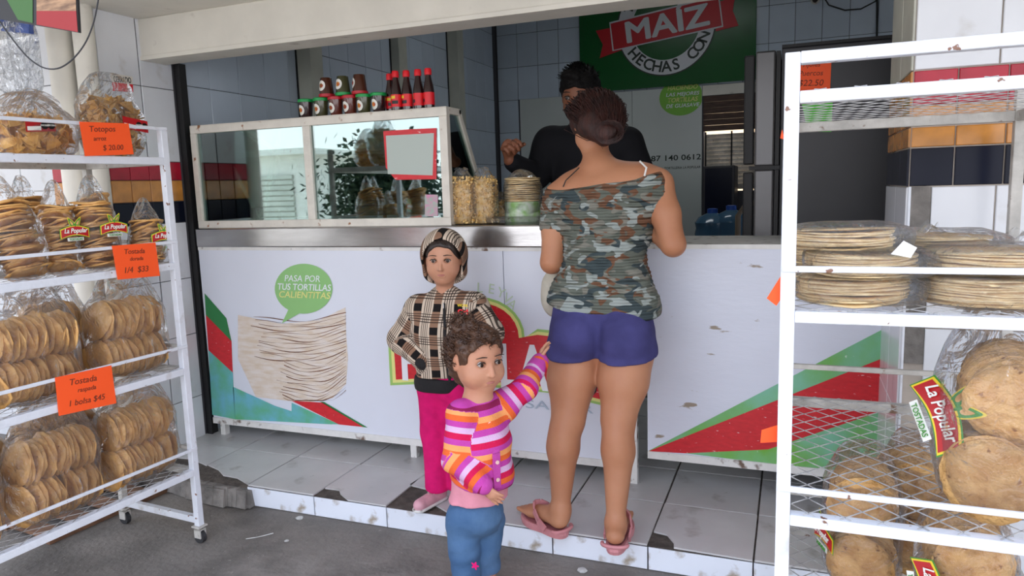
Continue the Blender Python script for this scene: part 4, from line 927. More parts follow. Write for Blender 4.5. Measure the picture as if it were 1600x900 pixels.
for px, sc_, li, lb in ((510, 'sauce_brown', 'lid_red', 'upturned tub on its red lid at the left of the top row'), (536, 'sauce_green', 'lid_green', 'upturned tub on its green lid in the middle of the top row'), (562, 'sauce_brown', 'lid_red', 'upturned brown tub on red lid at the right of the top row')):
    tub(oy(px, 150, SY).x, SY+.004, SZ+.0862, sc_, li, lb, True, .1 if px < 560 else -.5)
Mt['bottle_glass'] = mat('bottle_sauce', (.022, .006, .006), .06, coat=1)
def bottle(px, y, label, rot=0):
    x = oy(px, 165, y).x; t = empty('sauce_bottle', (x, y, SZ), rot, label, 'sauce bottle', 'red capped sauce bottles on the display case')
    MB().lathe([(.018, 0), (.0225, .003), (.0235, .01), (.0235, .075), (.021, .095), (.0145, .125), (.012, .14), (.012, .150)], 18).build('bottle', Mt['bottle_glass'], t, smooth=True)
    MB().lathe([(.012, .142), (.0155, .143), (.0155, .162), (.013, .170), (.006, .171)], 16).build('cap', Mt['cap_red'], t, smooth=True)
    l = MB().lathe([(.0238, .018), (.0241, .018), (.0241, .070), (.0238, .070)], 18).build('label', Mt['cap_red'], t, smooth=True)
    mb = MB(); n = 6
    for z0, z1, a0, a1, mm in ((.030, .044, -2.2, -1.0, 0), (.052, .064, -2.4, -1.5, 1)):
        for i in range(n):
            b0 = a0+(a1-a0)*i/n; b1 = a0+(a1-a0)*(i+1)/n; r = .0246; mb.poly([(r*math.cos(b0), r*math.sin(b0), z0), (r*math.cos(b1), r*math.sin(b1), z0), (r*math.cos(b1), r*math.sin(b1), z1), (r*math.cos(b0), r*math.sin(b0), z1)], mm)
    mb.build('label_print', [Mt['l_black'], Mt['l_yellow']], t)
    return t
bottle(611, 2.875, 'dark sauce bottle half hidden behind the leftmost front bottle', .6)
bottle(620, 2.822, 'leftmost front sauce bottle with red cap and label', .2)
bottle(637, 2.835, 'third sauce bottle from the left, widest gap after it', -.2)
bottle(655, 2.835, 'second sauce bottle from the right with red cap', -.8)
bottle(671, 2.835, 'rightmost sauce bottle with red cap at the case corner', -1.0)
# ================================================================ goods on the steel top beside the case
CZ = 1.1425
KERN = []
def corn_bag(x, y, label, seed, h=.195, w_=.060):
    t = empty('corn_bag', (x, y, CZ), 0, label, 'bag of corn', 'bags of toasted corn kernels on the counter')
    rr = random.Random(seed); mb = MB()
    for _ in range(620):
        a = rr.random()*6.283; z = rr.random(); waist = 1-.10*math.exp(-((z-.47)/.05)**2); rx_ = w_*waist*(1 if z < .9 else 1-(z-.9)*3); f = rr.uniform(.86, 1)
        c_, s_ = math.cos(a), math.sin(a); p = Vector((math.copysign(abs(c_)**.6, c_)*rx_*f, math.copysign(abs(s_)**.6, s_)*rx_*.62*f, .008+z*h)); s = rr.uniform(.0045, .0065)
        u = Vector((rr.gauss(0, 1), rr.gauss(0, 1), rr.gauss(0, 1))).normalized(); v = u.orthogonal().normalized(); w__ = u.cross(v)
        mb.add([p+u*s*1.2, p-u*s*1.1, p+v*s, p-v*s, p+w__*s*.8, p-w__*s*.8], [(0,2,4),(0,4,3),(0,3,5),(0,5,2),(1,4,2),(1,3,4),(1,5,3),(1,2,5)])
    o = mb.build('corn_kernels', Mt['corn'], t, smooth=False); o['kind'] = 'stuff'
    MB().lathe([(w_*.7, .004), (w_*.8, .02), (w_*.75, h*.5), (w_*.8, h*.75), (w_*.6, h*.97)], 14).build('corn_core', Mt['corn'], t).scale = (1, .6, 1)
    blob((0, 0, h/2+.008), (w_+.005, w_*.66+.005, h/2+.008), 'plastic_film', Mt['film'], t, seed=seed, e=.6, amp=.005, top=(.028, .7, .4))
    mb = MB()
    for k in range(5): 
        a = k*1.3+seed; mb.poly([(0, 0, h+.015), (.02*math.cos(a), .012*math.sin(a), h+.05), (.034*math.cos(a+.5), .015*math.sin(a+.5), h+.042), (.03*math.cos(a+1), .012, h+.02)])
    mb.build('knot', Mt['film2'], t); return t
corn_bag(oy(724, 350, 2.83).x, 2.83, 'left bag of toasted corn kernels on the counter beside the display case', 3)
corn_bag(oy(757, 350, 2.85).x, 2.85, 'right bag of toasted corn kernels, next to the stacked tortillas', 4)
corn_bag(oy(783, 330, 3.0).x, 3.0, 'small bag of toasted corn peeking out behind the other two', 5, h=.09)
x = oy(817, 330, 2.99).x
t = empty('tortilla_stack', (x, 2.99, CZ), 0, 'round stack of corn tortillas with green paper in a clear bag', 'stack of tortillas')
MB().lathe([(.078, .002), (.080, .01), (.080, .088), (.075, .09)], 28).build('green_wrap', mat('green_wrap', (.35, .62, .18), .5, col2=(.75, .82, .7), vscale=30), t, smooth=True)
for k in range(24): 
    o = inst('tortilla', random.choice(TORT), t, (random.gauss(0, .001), random.gauss(0, .001), .092+k*.0043), (0, 0, random.random()*6)); o.scale = (.80, .80, 1)
blob((0, 0, .105), (.088, .088, .104), 'plastic_film', Mt['film'], t, seed=6, e=.8, amp=.007, top=(.02, .8, .8))
bg = blob((0, 0, .012), (.125, .085, .013), 'flat_bags', Mt['film2'], None, seed=9, e=.5, amp=.012); bg.location = (oy(808, 345, 2.88).x, 2.88, CZ+.004); tag(bg, 'pile of empty clear plastic bags lying flat on the counter', 'plastic bags')
bg = blob((0, 0, .03), (.055, .045, .045), 'crumpled_bag', Mt['film2'], None, seed=12, e=.9, amp=.02); bg.location = (oy(851, 330, 3.05).x, 3.05, CZ+.022); tag(bg, 'crumpled clear plastic bag behind the tortilla stack near the woman', 'plastic bag')
# ================================================================ upper left: sign board, cable, hanging bags
s = empty('hanging_sign', (0, 0, 0), label='printed board with green leaf and red field, cut by the top left corner', cat='sign')
YH = 1.15
def HS(px, py, o=0): return oy(px, py, YH-o)
q = [HS(-120, 10), HS(123, 51), HS(117, -60), HS(-120, -60)]
base = HS(60, 20); s.location = base
MB().prism([p-base for p in q], (0, .006, 0)).build('board', Mt['black'], s)
flat('red_print', [[HS(57, 17, .001)-base, HS(57, 38.5, .001)-base, HS(121.5, 50, .001)-base, HS(119, 17, .001)-base]], mat('sign_red', (.30, .010, .012), .6), s)
flat('tortilla_print', [[HS(57, 17, .001)-base, HS(119, 17, .001)-base, HS(117, -40, .001)-base, HS(57, -40, .001)-base]], mat('sign_tortilla', (.42, .24, .12), .5, col2=(.15, .07, .03), vscale=20, stretch=(1, 1, 5)), s)
flat('leaf_print', [[HS(8, -5, .001)-base, HS(28, 31, .001)-base, HS(51, 36, .001)-base, HS(51, -30, .001)-base, HS(8, -30, .001)-base]], mat('sign_leaf', (.035, .12, .02), .6), s)
pts = [HS(px, py, -.15 if 0 else .06) for px, py in ((-12, 18), (2, 37), (20, 62), (42, 88), (62, 103), (80, 108), (98, 104), (118, 88), (135, 64), (146, 36), (151, 14), (156, -14))]
sm = []
for i in range(len(pts)-1):
    p0, p1, p2, p3 = pts[max(i-1, 0)], pts[i], pts[i+1], pts[min(i+2, len(pts)-1)]
    for k in range(4):
        t_ = k/4; sm.append(.5*((2*p1)+(p2-p0)*t_+(2*p0-5*p1+4*p2-p3)*t_*t_+(3*p1-p0-3*p2+p3)*t_**3))
o = MB().tube(sm, .0016, 6).build('cable', Mt['rubber'], smooth=True); tag(o, 'dark cable drooping in a loop at the top left', 'cable')
YG = 2.05
o = MB().prism([oy(0, 28, YG), oy(0, 48, YG), oy(45, 52, YG), oy(45, 34, YG)], (0, .02, 0)).build('printed_packet', Mt['blue']); tag(o, 'blue printed packet hanging above the plastic bags at top left', 'packet')
a_ = oy(10, 37, YG-.004); text('pura', .05, Mt['p_white'], a_, parent=o, bold=.01)
for k, (px, lb) in enumerate(((14, 'clear plastic bag hanging at the left edge, nearest the frame'), (40, 'clear plastic bag hanging beside the drain pipe'))):
    c = oy(px, 90, YG); b = blob((0, 0, 0), (.06, .03, .14), 'hanging_bag', Mt['film2'], None, seed=60+k, e=.5, amp=.02); b.location = c; tag(b, lb, 'plastic bag')
# small closed sign on the pillar
c4 = [oy(176, 139, 2.33), oy(208, 139, 2.33), oy(207, 116, 2.33), oy(173, 113, 2.33)]
c4 = [ox(176, 142, XL+.004), ox(208, 144, XL+.004), ox(207, 120, XL+.004), ox(173, 114, XL+.004)]
base = (c4[0]+c4[1])/2; o = MB().prism([p-base for p in c4], (-.003, 0, 0)).build('closed_sign', Mt['case_paint']); o.location = base; tag(o, 'small weathered closed sign on the tiled pillar at the left', 'sign')
text('CERRADO', .035, Mt['l_black'], (c4[3]+c4[2])/2-base+Vector((.0006, 0, -.022)), frame(c4[1]-c4[0], (0, 0, 1)), o, bold=.012, width=(c4[1]-c4[0]).length*.85)
flat('red_print', [[p+Vector((.0008, 0, 0)) for p in (c4[0]-base, c4[1]-base, (c4[1]+c4[2])/2-base, (c4[0]+c4[3])/2-base)]], Mt['p_red'], o)
# ================================================================ people: one smooth surface per body, grown from a signed distance field
class SDF:
    def __init__(s): s.p = []
    def cap(s, a, b, ra, rb=None, k=.015, flat=None, op=1):
        s.p.append(('c', np.array(a, float), np.array(b, float), ra, ra if rb is None else rb, k, flat, op)); return s
    def chain(s, pts, rs, k=.015, flat=None):
        for i in range(len(pts)-1): s.cap(pts[i], pts[i+1], rs[i], rs[i+1], k, flat)
        return s
    def ell(s, c, r, R=None, k=.015, op=1):
        s.p.append(('e', np.array(c, float), np.array(r, float), np.array(R) if R is not None else np.eye(3), None, k, None, op)); return s
    def clip(s, pt, n, k=.004): s.p.append(('h', np.array(pt, float), np.array(n, float)/np.linalg.norm(n), None, None, k, None, 0)); return s
    def add(s, other, grow=0, keep=None):
        for q in other.p:
            if q[0] == 'c': s.p.append((q[0], q[1], q[2], q[3]+grow, q[4]+grow, q[5], q[6], q[7]))
            elif q[0] == 'e': s.p.append((q[0], q[1], q[2]+grow, q[3], q[4], q[5], q[6], q[7]))
        return s
    def grid(s, vox):
        lo = np.full(3, 1e9); hi = -lo
        for q in s.p:
            if q[0] == 'h' or q[-1] < 0: continue
            if q[0] == 'c': r = max(q[3], q[4]); a = np.minimum(q[1], q[2])-r; b = np.maximum(q[1], q[2])+r
            else: r = q[2].max(); a = q[1]-r; b = q[1]+r
            lo = np.minimum(lo, a); hi = np.maximum(hi, b)
        lo -= .03; hi += .03; n = np.ceil((hi-lo)/vox).astype(int)+1; G = np.full(n, 1.0, np.float32)
        ax = [lo[i]+vox*np.arange(n[i], dtype=np.float32) for i in range(3)]
        for q in s.p:
            k = q[5]
            if q[0] == 'h':
                d = (ax[0][:, None, None]-q[1][0])*q[2][0]+(ax[1][None, :, None]-q[1][1])*q[2][1]+(ax[2][None, None, :]-q[1][2])*q[2][2]
                h = np.clip(.5-.5*(G-d)/k, 0, 1); G = (G*(1-h)+d*h+k*h*(1-h)).astype(np.float32); continue
            if q[0] == 'c': r = max(q[3], q[4]); a = np.minimum(q[1], q[2])-r; b = np.maximum(q[1], q[2])+r
            else: r = q[2].max(); a = q[1]-r; b = q[1]+r
            m = k+.02; i0 = np.clip(((a-m-lo)/vox).astype(int), 0, n-1); i1 = np.clip(((b+m-lo)/vox).astype(int)+1, 1, n)
            X = ax[0][i0[0]:i1[0], None, None]; Y = ax[1][None, i0[1]:i1[1], None]; Z = ax[2][None, None, i0[2]:i1[2]]
            if q[0] == 'c':
                A, B, ra, rb, fl = q[1], q[2], q[3], q[4], q[6]
                px, py, pz = X-A[0], Y-A[1], Z-A[2]; ba = (B-A).astype(np.float64); sc = 1
                if fl is not None:
                    nn, sc = np.array(fl[0], float), fl[1]; nn /= np.linalg.norm(nn); e = (px*nn[0]+py*nn[1]+pz*nn[2])*(1/sc-1)
                    px = px+e*nn[0]; py = py+e*nn[1]; pz = pz+e*nn[2]; ba = ba+nn*(ba@nn)*(1/sc-1)
                L2 = max(ba@ba, 1e-9); h = np.clip((px*ba[0]+py*ba[1]+pz*ba[2])/L2, 0, 1)
                d = np.sqrt((px-h*ba[0])**2+(py-h*ba[1])**2+(pz-h*ba[2])**2)-(ra+(rb-ra)*h)
                if sc < 1: d = d*(.5+.5*sc)
            else:
                R = q[3]; px, py, pz = X-q[1][0], Y-q[1][1], Z-q[1][2]
                u = [(px*R[0, i]+py*R[1, i]+pz*R[2, i])/q[2][i] for i in range(3)]
                l = np.sqrt(u[0]**2+u[1]**2+u[2]**2); d = (l-1)*q[2].min()*1.0
            sub = G[i0[0]:i1[0], i0[1]:i1[1], i0[2]:i1[2]]
            if q[7] > 0: h = np.clip(.5+.5*(sub-d)/k, 0, 1); sub[...] = sub*(1-h)+d*h-k*h*(1-h)
            else: d = -d; h = np.clip(.5-.5*(sub-d)/k, 0, 1); sub[...] = sub*(1-h)+d*h+k*h*(1-h)
        return G, lo, n
    def mesh(s, name, mats, vox=.005, disp=None, attr=None, parent=None):
        G, lo, n = s.grid(vox)
        if disp is not None:
            ax = [lo[i]+vox*np.arange(n[i]) for i in range(3)]; idx = np.argwhere(np.abs(G) < .03)
            P = np.stack([ax[i][idx[:, i]] for i in range(3)], 1); G[idx[:, 0], idx[:, 1], idx[:, 2]] += disp(P).astype(np.float32)
        I = G < 0; c = np.zeros(n-1, np.int8)
        for dx in (0, 1):
            for dy in (0, 1):
                for dz in (0, 1): c += I[dx:n[0]-1+dx, dy:n[1]-1+dy, dz:n[2]-1+dz]
        act = np.argwhere((c > 0) & (c < 8)); idm = np.full(n-1, -1, np.int32); idm[act[:, 0], act[:, 1], act[:, 2]] = np.arange(len(act))
        acc = np.zeros((len(act), 3)); cnt = np.zeros(len(act))
        cor = [(x, y, z) for x in (0, 1) for y in (0, 1) for z in (0, 1)]
        V = {q: G[act[:, 0]+q[0], act[:, 1]+q[1], act[:, 2]+q[2]] for q in cor}
        for a in cor:
            for ax_ in range(3):
                if a[ax_]: continue
                b = list(a); b[ax_] = 1; b = tuple(b); va, vb = V[a], V[b]; m = (va < 0) != (vb < 0)
                t = np.where(m, va/np.where(m, va-vb, 1), 0); p = np.tile(np.array(a, float), (len(act), 1)); p[:, ax_] += t
                acc += p*m[:, None]; cnt += m
        vs = lo+vox*(act+acc/cnt[:, None]); faces = []
        for ax_ in range(3):
            o1, o2 = [(1, 2), (2, 0), (0, 1)][ax_]; A = I; s0 = [slice(None)]*3; s1 = [slice(None)]*3; s0[ax_] = slice(0, -1); s1[ax_] = slice(1, None)
            df = A[tuple(s0)] != A[tuple(s1)]; e = np.argwhere(df); e = e[(e[:, o1] > 0) & (e[:, o2] > 0) & (e[:, o1] < n[o1]-1) & (e[:, o2] < n[o2]-1)]
            ins = A[e[:, 0], e[:, 1], e[:, 2]]
            def g(d1, d2):
                q = e.copy(); q[:, o1] -= d1; q[:, o2] -= d2; return idm[q[:, 0], q[:, 1], q[:, 2]]
            f = np.stack([g(1, 1), g(0, 1), g(0, 0), g(1, 0)], 1); f[~ins] = f[~ins][:, ::-1]; faces.append(f)
        F = np.concatenate(faces); F = F[(F >= 0).all(1)]
        for _ in range(2):     # light smoothing
            nb = np.zeros_like(vs); w_ = np.zeros(len(vs))
            for i in range(4):
                np.add.at(nb, F[:, i], vs[F[:, (i+1) % 4]]); np.add.at(w_, F[:, i], 1); np.add.at(nb, F[:, i], vs[F[:, (i+3) % 4]]); np.add.at(w_, F[:, i], 1)
            vs = vs*.5+.5*nb/np.maximum(w_, 1)[:, None]
        org = Vector(parent.location) if parent else Vector((0, 0, 0))
        me = bpy.data.meshes.new(name); me.vertices.add(len(vs)); me.vertices.foreach_set('co', (vs-np.array(org)).astype(np.float32).ravel())
        me.loops.add(len(F)*4); me.loops.foreach_set('vertex_index', F.astype(np.int32).ravel()); me.polygons.add(len(F))
        me.polygons.foreach_set('loop_start', np.arange(len(F), dtype=np.int32)*4); me.polygons.foreach_set('loop_total', np.full(len(F), 4, np.int32))
        me.polygons.foreach_set('use_smooth', np.ones(len(F), bool)); me.update(calc_edges=True); me.validate()
        for m in (mats if isinstance(mats, (list, tuple)) else [mats]): me.materials.append(m)
        if attr:
            a = me.attributes.new('pat', 'FLOAT_VECTOR', 'POINT'); a.data.foreach_set('vector', attr(vs).astype(np.float32).ravel())
        o = bpy.data.objects.new(name, me); link(o, parent); return o
def A_(v): return np.array(v, float)
def nrm(v): v = A_(v); return v/np.linalg.norm(v)
def hand(s, wr, d, pn, L, curl=.4, thumb=1, spread=.12, rad=1.0):
    """palm and five jointed fingers. d = direction of the hand, pn = palm normal (fingers curl towards it), L = hand length"""
    d = nrm(d); pn = A_(pn); pn = nrm(pn-d*(pn@d)); sd = np.cross(d, pn)*thumb; wr = A_(wr)
    p0 = wr+d*L*.06; pk = wr+d*L*.46
    s.cap(p0, pk, L*.125*rad, L*.165*rad, .006, flat=(pn, .55)); s.cap(p0+sd*L*.05, pk+sd*L*.13, L*.10*rad, L*.09*rad, .006, flat=(pn, .7)); s.cap(p0-sd*L*.04, pk-sd*L*.13, L*.09*rad, L*.085*rad, .006, flat=(pn, .7))
    for i, (off, ln) in enumerate(((.175, .44), (.06, .50), (-.06, .46), (-.17, .36))):
        b = pk+sd*L*off*1.05-d*L*.02; ang = curl*(.8+.08*i); dd = nrm(d+sd*off*spread*6); q = b; r = L*.056*rad
        for j, f in enumerate((.45, .32, .23)):
            ang2 = ang*(j+1)*.9; di = dd*math.cos(ang2)+pn*math.sin(ang2); q2 = q+di*L*ln*f; s.cap(q, q2, r, r*.92, .0025); q = q2; r *= .93
    b = p0+sd*L*.12+d*L*.06; dt = nrm(d*.65+sd*.75+pn*.35); q = b+dt*L*.22; s.cap(b, q, L*.075*rad, L*.062*rad, .006)
    dt = nrm(d*.9+sd*.30+pn*.5*(.5+curl)); q2 = q+dt*L*.17; s.cap(q, q2, L*.062*rad, L*.055*rad, .003); s.cap(q2, q2+nrm(dt+pn*curl*.5)*L*.13, L*.055*rad, L*.048*rad, .003)
def head(s, c, fwd, up, S_, child=0, ears=True):
    """skull, jaw, brow, nose, lips, ears; S_ = head height. returns local frame and eye centres"""
    f = nrm(fwd); u = A_(up); u = nrm(u-f*(u@f)); r = np.cross(f, u); R = np.stack([r, f, u], 1); c = A_(c); h = S_
    P = lambda x, y, z: c+(r*x+f*y+u*z)*h
    s.ell(P(0, -.06, .12), (.345*h, .42*h, .37*h), R, .02*h*5); s.ell(P(0, .06, -.10), (.29*h+child*.03*h, .33*h, .34*h), R, .02*h*4)
    s.ell(P(0, .13, -.34), (.17*h, .17*h, .13*h), R, .08*h); s.ell(P(.15, .14, -.16), (.14*h, .16*h, .15*h), R, .06*h); s.ell(P(-.15, .14, -.16), (.14*h, .16*h, .15*h), R, .06*h)
    s.ell(P(.14, .335, .045), (.075*h, .05*h, .045*h), R, .03*h, -1); s.ell(P(-.14, .335, .045), (.075*h, .05*h, .045*h), R, .03*h, -1)
    s.cap(P(0, .37, .03), P(0, .425+.0*child, -.10), .026*h, .045*h, .025*h); s.ell(P(.04, .38, -.115), (.03*h, .035*h, .025*h), R, .015*h); s.ell(P(-.04, .38, -.115), (.03*h, .035*h, .025*h), R, .015*h)
    s.cap(P(-.07, .345, -.215), P(.07, .345, -.215), .020*h, .020*h, .012*h); s.cap(P(-.06, .345, -.255), P(.06, .345, -.255), .024*h, .024*h, .012*h)
    if ears:
        for q in (1, -1): s.ell(P(.345*q, -.03, -.01), (.03*h, .07*h, .11*h), R, .015*h); s.ell(P(.372*q, .0, .0), (.02*h, .03*h, .06*h), R, .008*h, -1)
    return P, R, [P(.14, .315, .045), P(-.14, .315, .045)]
Mt['eye_white'] = mat('eye_white', (.50, .48, .46), .15); Mt['iris'] = mat('iris', (.025, .012, .008), .1); Mt['brow'] = mat('brow', (.03, .018, .012), .7); Mt['lips'] = mat('lips', (.42, .16, .13), .5)
def eyes(P, R, E, h, parent, m_lip=True, brow=True):
    base = Vector(parent.location); Rm = Matrix(R.tolist())
    for q, e in zip((1, -1), E):
        mb = MB(); mb.lathe([(.001, -.042*h), (.034*h, -.024*h), (.046*h, 0), (.034*h, .024*h), (.001, .042*h)], 14)
        o = mb.build('eye', Mt['eye_white'], parent, smooth=True); o.location = Vector(e)-base
        o2 = MB().lathe([(.028*h, 0), (.024*h, .006*h), (.001, .009*h)], 12).build('iris', Mt['iris'], o, smooth=True)
        o2.matrix_local = Matrix.Translation(Rm @ Vector((0, .050*h, 0))) @ (Rm @ frame((1, 0, 0), (0, 0, 1)) @ Matrix.Rotation(math.pi, 3, 'Y')).to_4x4()
        lid = MB().tube([Vector(P(.14*q-.065, .345, .055))-base, Vector(P(.14*q-.03, .372, .083))-base, Vector(P(.14*q+.03, .372, .083))-base, Vector(P(.14*q+.065, .345, .055))-base], [.006*h, .009*h, .009*h, .006*h], 6).build('eyelid', Mt['brow'], parent, smooth=True)
        if brow: MB().tube([Vector(P(.14*q-.075*q, .375, .150))-base, Vector(P(.14*q, .385, .165))-base, Vector(P(.14*q+.09*q, .345, .145))-base], [.006*h, .010*h, .004*h], 6).build('eyebrow', Mt['brow'], parent, smooth=True)
    if m_lip: MB().tube([Vector(P(-.075, .355, -.224))-base, Vector(P(-.03, .376, -.226))-base, Vector(P(.03, .376, -.226))-base, Vector(P(.075, .355, -.224))-base], [.006*h, .020*h, .020*h, .006*h], 8).build('lips', Mt['lips'], parent, smooth=True)
def noisy(amp, fr, seed=0, st=(1, 1, 1)):
    k = np.array([[1, .3, .2], [-.4, 1, .5], [.2, -.6, 1], [.7, .7, -.3]])*fr
    def f(P):
        Q = P*np.array(st); o = np.zeros(len(P))
        for i, v in enumerate(k): o += np.sin(Q@v+seed*1.3+i*2.1+1.5*np.sin(Q@np.roll(v, 1)*.6+i))
        return o*amp/2.5
    return f
def strands(name, m, parent, n, fn, r=.0012, sides=4):
    mb = MB(); base = Vector(parent.location)
    for i in range(n):
        pts = fn(i)
        if pts: mb.tube([Vector(p)-base for p in pts], [r*(1-.7*j/(len(pts)-1)) for j in range(len(pts))], sides)
    o = mb.build(name, m, parent, smooth=True); o['kind'] = 'stuff'; return o
def skin(name, c, c2): return mat(name, c, .48, col2=c2, vscale=7, bump=.06, bscale=120, sss=.12, spec=.35)
def pat_mat(name, rough=.85, bump=.25):
    m = bpy.data.materials.new(name); m.use_nodes = True; t = m.node_tree; N = t.nodes; L = t.links; b = N['Principled BSDF']; b.inputs['Roughness'].default_value = rough; b.inputs['Specular IOR Level'].default_value = .2
    a = N.new('ShaderNodeAttribute'); a.attribute_name = 'pat'; s = N.new('ShaderNodeSeparateXYZ'); L.new(a.outputs['Vector'], s.inputs[0])
    tcn = N.new('ShaderNodeTexCoord'); n = N.new('ShaderNodeTexNoise'); n.inputs['Scale'].default_value = 220; L.new(tcn.outputs['Object'], n.inputs[0]); bp = N.new('ShaderNodeBump'); bp.inputs['Strength'].default_value = bump; bp.inputs['Distance'].default_value = .004
    L.new(n.outputs[0], bp.inputs['Height']); L.new(bp.outputs[0], b.inputs['Normal']); return m, N, L, b, s
def arm_attr(segs, fbody):
    """pattern coordinates: nearest limb segment wins over the body where the point lies within its radius"""
    def f(V):
        out = fbody(V)
        for (a, b, r, off) in segs:
            a = A_(a); b = A_(b); ba = b-a; L_ = np.linalg.norm(ba); t = ((V-a)@ba)/L_**2; tc = np.clip(t, 0, 1); q = V-a-tc[:, None]*ba; d = np.linalg.norm(q, axis=1); m = (d < r) & (t > -.15)
            ax = nrm(np.cross(ba, [0, 1, 0])); out[m, 0] = (q[m]@ax); out[m, 1] = off-t[m]*L_; 
        return out
    return f
# ---------------------------------------------------------------- the woman at the counter, seen from behind
W = lambda px, py, y: A_(oy(px, py, y))
Z_ = PZ
Mt['skin_w'] = skin('skin_tan', (.50, .235, .13), (.44, .19, .10))
fe = A_(oz(940, 850, PZ)); wom = empty('person', (fe[0], 2.30, PZ), 0, 'woman seen from behind in camouflage top, navy shorts and pink sandals at the counter', 'person')
aL, aR = W(876, 795, 2.27), W(962, 815, 2.255); kL, kR = W(888, 655, 2.33), W(966, 655, 2.33); hL, hR = W(898, 545, 2.42), W(980, 548, 2.42)
heL, heR = A_(oz(870, 832, .115)), A_(oz(958, 857, .115)); toL, toR = A_(oz(826, 805, .108)), A_(oz(974, 812, .108))
heL[1] += .03; heR[1] += .03
heL[2] = heR[2] = toL[2] = toR[2] = PZ+.047
def leg(s, h, k, a, m, rs, kk=.02): s.chain([h, h+(k-h)*.5, k, m, a], rs, kk)
b = SDF()
mL, mR = W(880, 700, 2.305), W(966, 705, 2.305)
for h_, k_, a_, m_, he, to, cx_ in ((hL, kL, aL, mL, heL, toL, -1), (hR, kR, aR, mR, heR, toR, 1)):
    b.chain([h_, h_+(k_-h_)*.45, k_], [.096, .085, .058], .02); b.chain([k_, m_, a_], [.054, .054, .030], .02)
    b.ell(m_+A_((.0, -.015, .035)), (.048, .045, .085), None, .02)
    b.cap(a_, he+A_((0, .0, .010)), .030, .027, .02); ft = to-he; b.cap(he+A_((0, 0, .008)), he+ft*.9+A_((0, 0, .0)), .026, .024, .02, flat=((0, 0, 1), .75)); b.cap(a_-A_((0, 0, .01)), he+ft*.75, .028, .018, .03)
    fd = nrm(ft); sdv = np.cross(fd, [0, 0, 1]); b.cap(he+ft*.80-sdv*.014, he+ft*.80+sdv*.014, .024, .022, .015, flat=((0, 0, 1), .6))
    for j in range(5):
        o_ = (j-2)*.0145; st = he+ft*.88+sdv*o_; ln = (.042, .038, .034, .030, .024)[j if cx_ > 0 else 4-j] if cx_ > 0 else (.042, .038, .034, .030, .024)[j]
        b.cap(st, st+fd*ln, .0088, .0082, .003)
pel = W(940, 520, 2.45); b.cap(pel-A_((.075, 0, 0)), pel+A_((.075, 0, 0)), .105, .105, .03); 
b.ell(W(902, 528, 2.385), (.082, .085, .095), None, .02); b.ell(W(978, 528, 2.385), (.082, .085, .095), None, .02)
wa = W(944, 430, 2.52); b.ell(wa, (.150, .10, .14), None, .04); b.ell(W(946, 350, 2.555), (.160, .095, .14), None, .04)
shL, shR = W(872, 308, 2.56), W(1028, 288, 2.56); nb_ = W(936, 262, 2.585)
b.cap(W(900, 305, 2.56), W(1000, 292, 2.56), .085, .085, .04); b.cap(nb_-A_((0, 0, .02)), shL, .062, .048, .03); b.cap(nb_-A_((0, 0, .02)), shR, .062, .050, .03)
hc = W(927, 200, 2.63); b.cap(nb_, hc-A_((0, 0, .05)), .050, .048, .03)
fw_ = nrm(-.50*AX[0]+.75*A_((0, 1, 0))-A_((0, 0, .45))); P, R, E = head(b, hc, fw_, (-.1, .3, 1), .205)
elL, elR = W(862, 410, 2.50), W(1052, 382, 2.50); wrL, wrR = W(885, 372, 2.70), W(990, 372, 2.72); wrL[2] = wrR[2] = 1.185
b.chain([shL, shL+(elL-shL)*.5, elL], [.050, .047, .040], .02); b.chain([elL, elL+(wrL-elL)*.4, wrL], [.040, .038, .025], .015)
b.chain([shR, shR+(elR-shR)*.5, elR], [.052, .050, .041], .02); b.chain([elR, elR+(wrR-elR)*.4, wrR], [.041, .038, .025], .015)
hand(b, wrL, (.35, 1, -.08), (0, 0, -1), .16, .18, -1); hand(b, wrR, (-.35, 1, -.08), (0, 0, -1), .16, .18, 1)
b.mesh('body', Mt['skin_w'], .0042, parent=wom)
eyes(P, R, E, .205, wom)
# navy shorts
Mt['navy'] = mat('navy_cotton', (.065, .062, .19), .9, var=.25, vscale=12, bump=.25, bscale=30, spec=.15)
s = SDF(); s.cap(pel-A_((.078, 0, .0)), pel+A_((.078, 0, .0)), .113, .113, .03); s.cap(pel-A_((.068, 0, -.09)), pel+A_((.068, 0, .09)), .105, .105, .03)
s.ell(W(902, 526, 2.383), (.092, .094, .104), None, .015); s.ell(W(978, 528, 2.383), (.092, .094, .104), None, .015)
s.chain([hL, hL+(kL-hL)*.45], [.106, .099], .012); s.chain([hR, hR+(kR-hR)*.45], [.106, .099], .012)
zl = W(900, 560, 2.36)[2]; s.clip((hL[0], 2.36, zl), (.0, 0.12, -1)); s.clip((0, 0, W(940, 470, 2.4)[2]), (0, 0, 1))
cpt = W(946, 560, 2.33)
s.cap(cpt-A_((.0, .14, .03)), cpt+A_((.0, .14, -.03)), .010, .010, .012, op=-1)
s.mesh('shorts', Mt['navy'], .0045, disp=noisy(.0022, 38, 2, (1, 1, .6)), parent=wom)
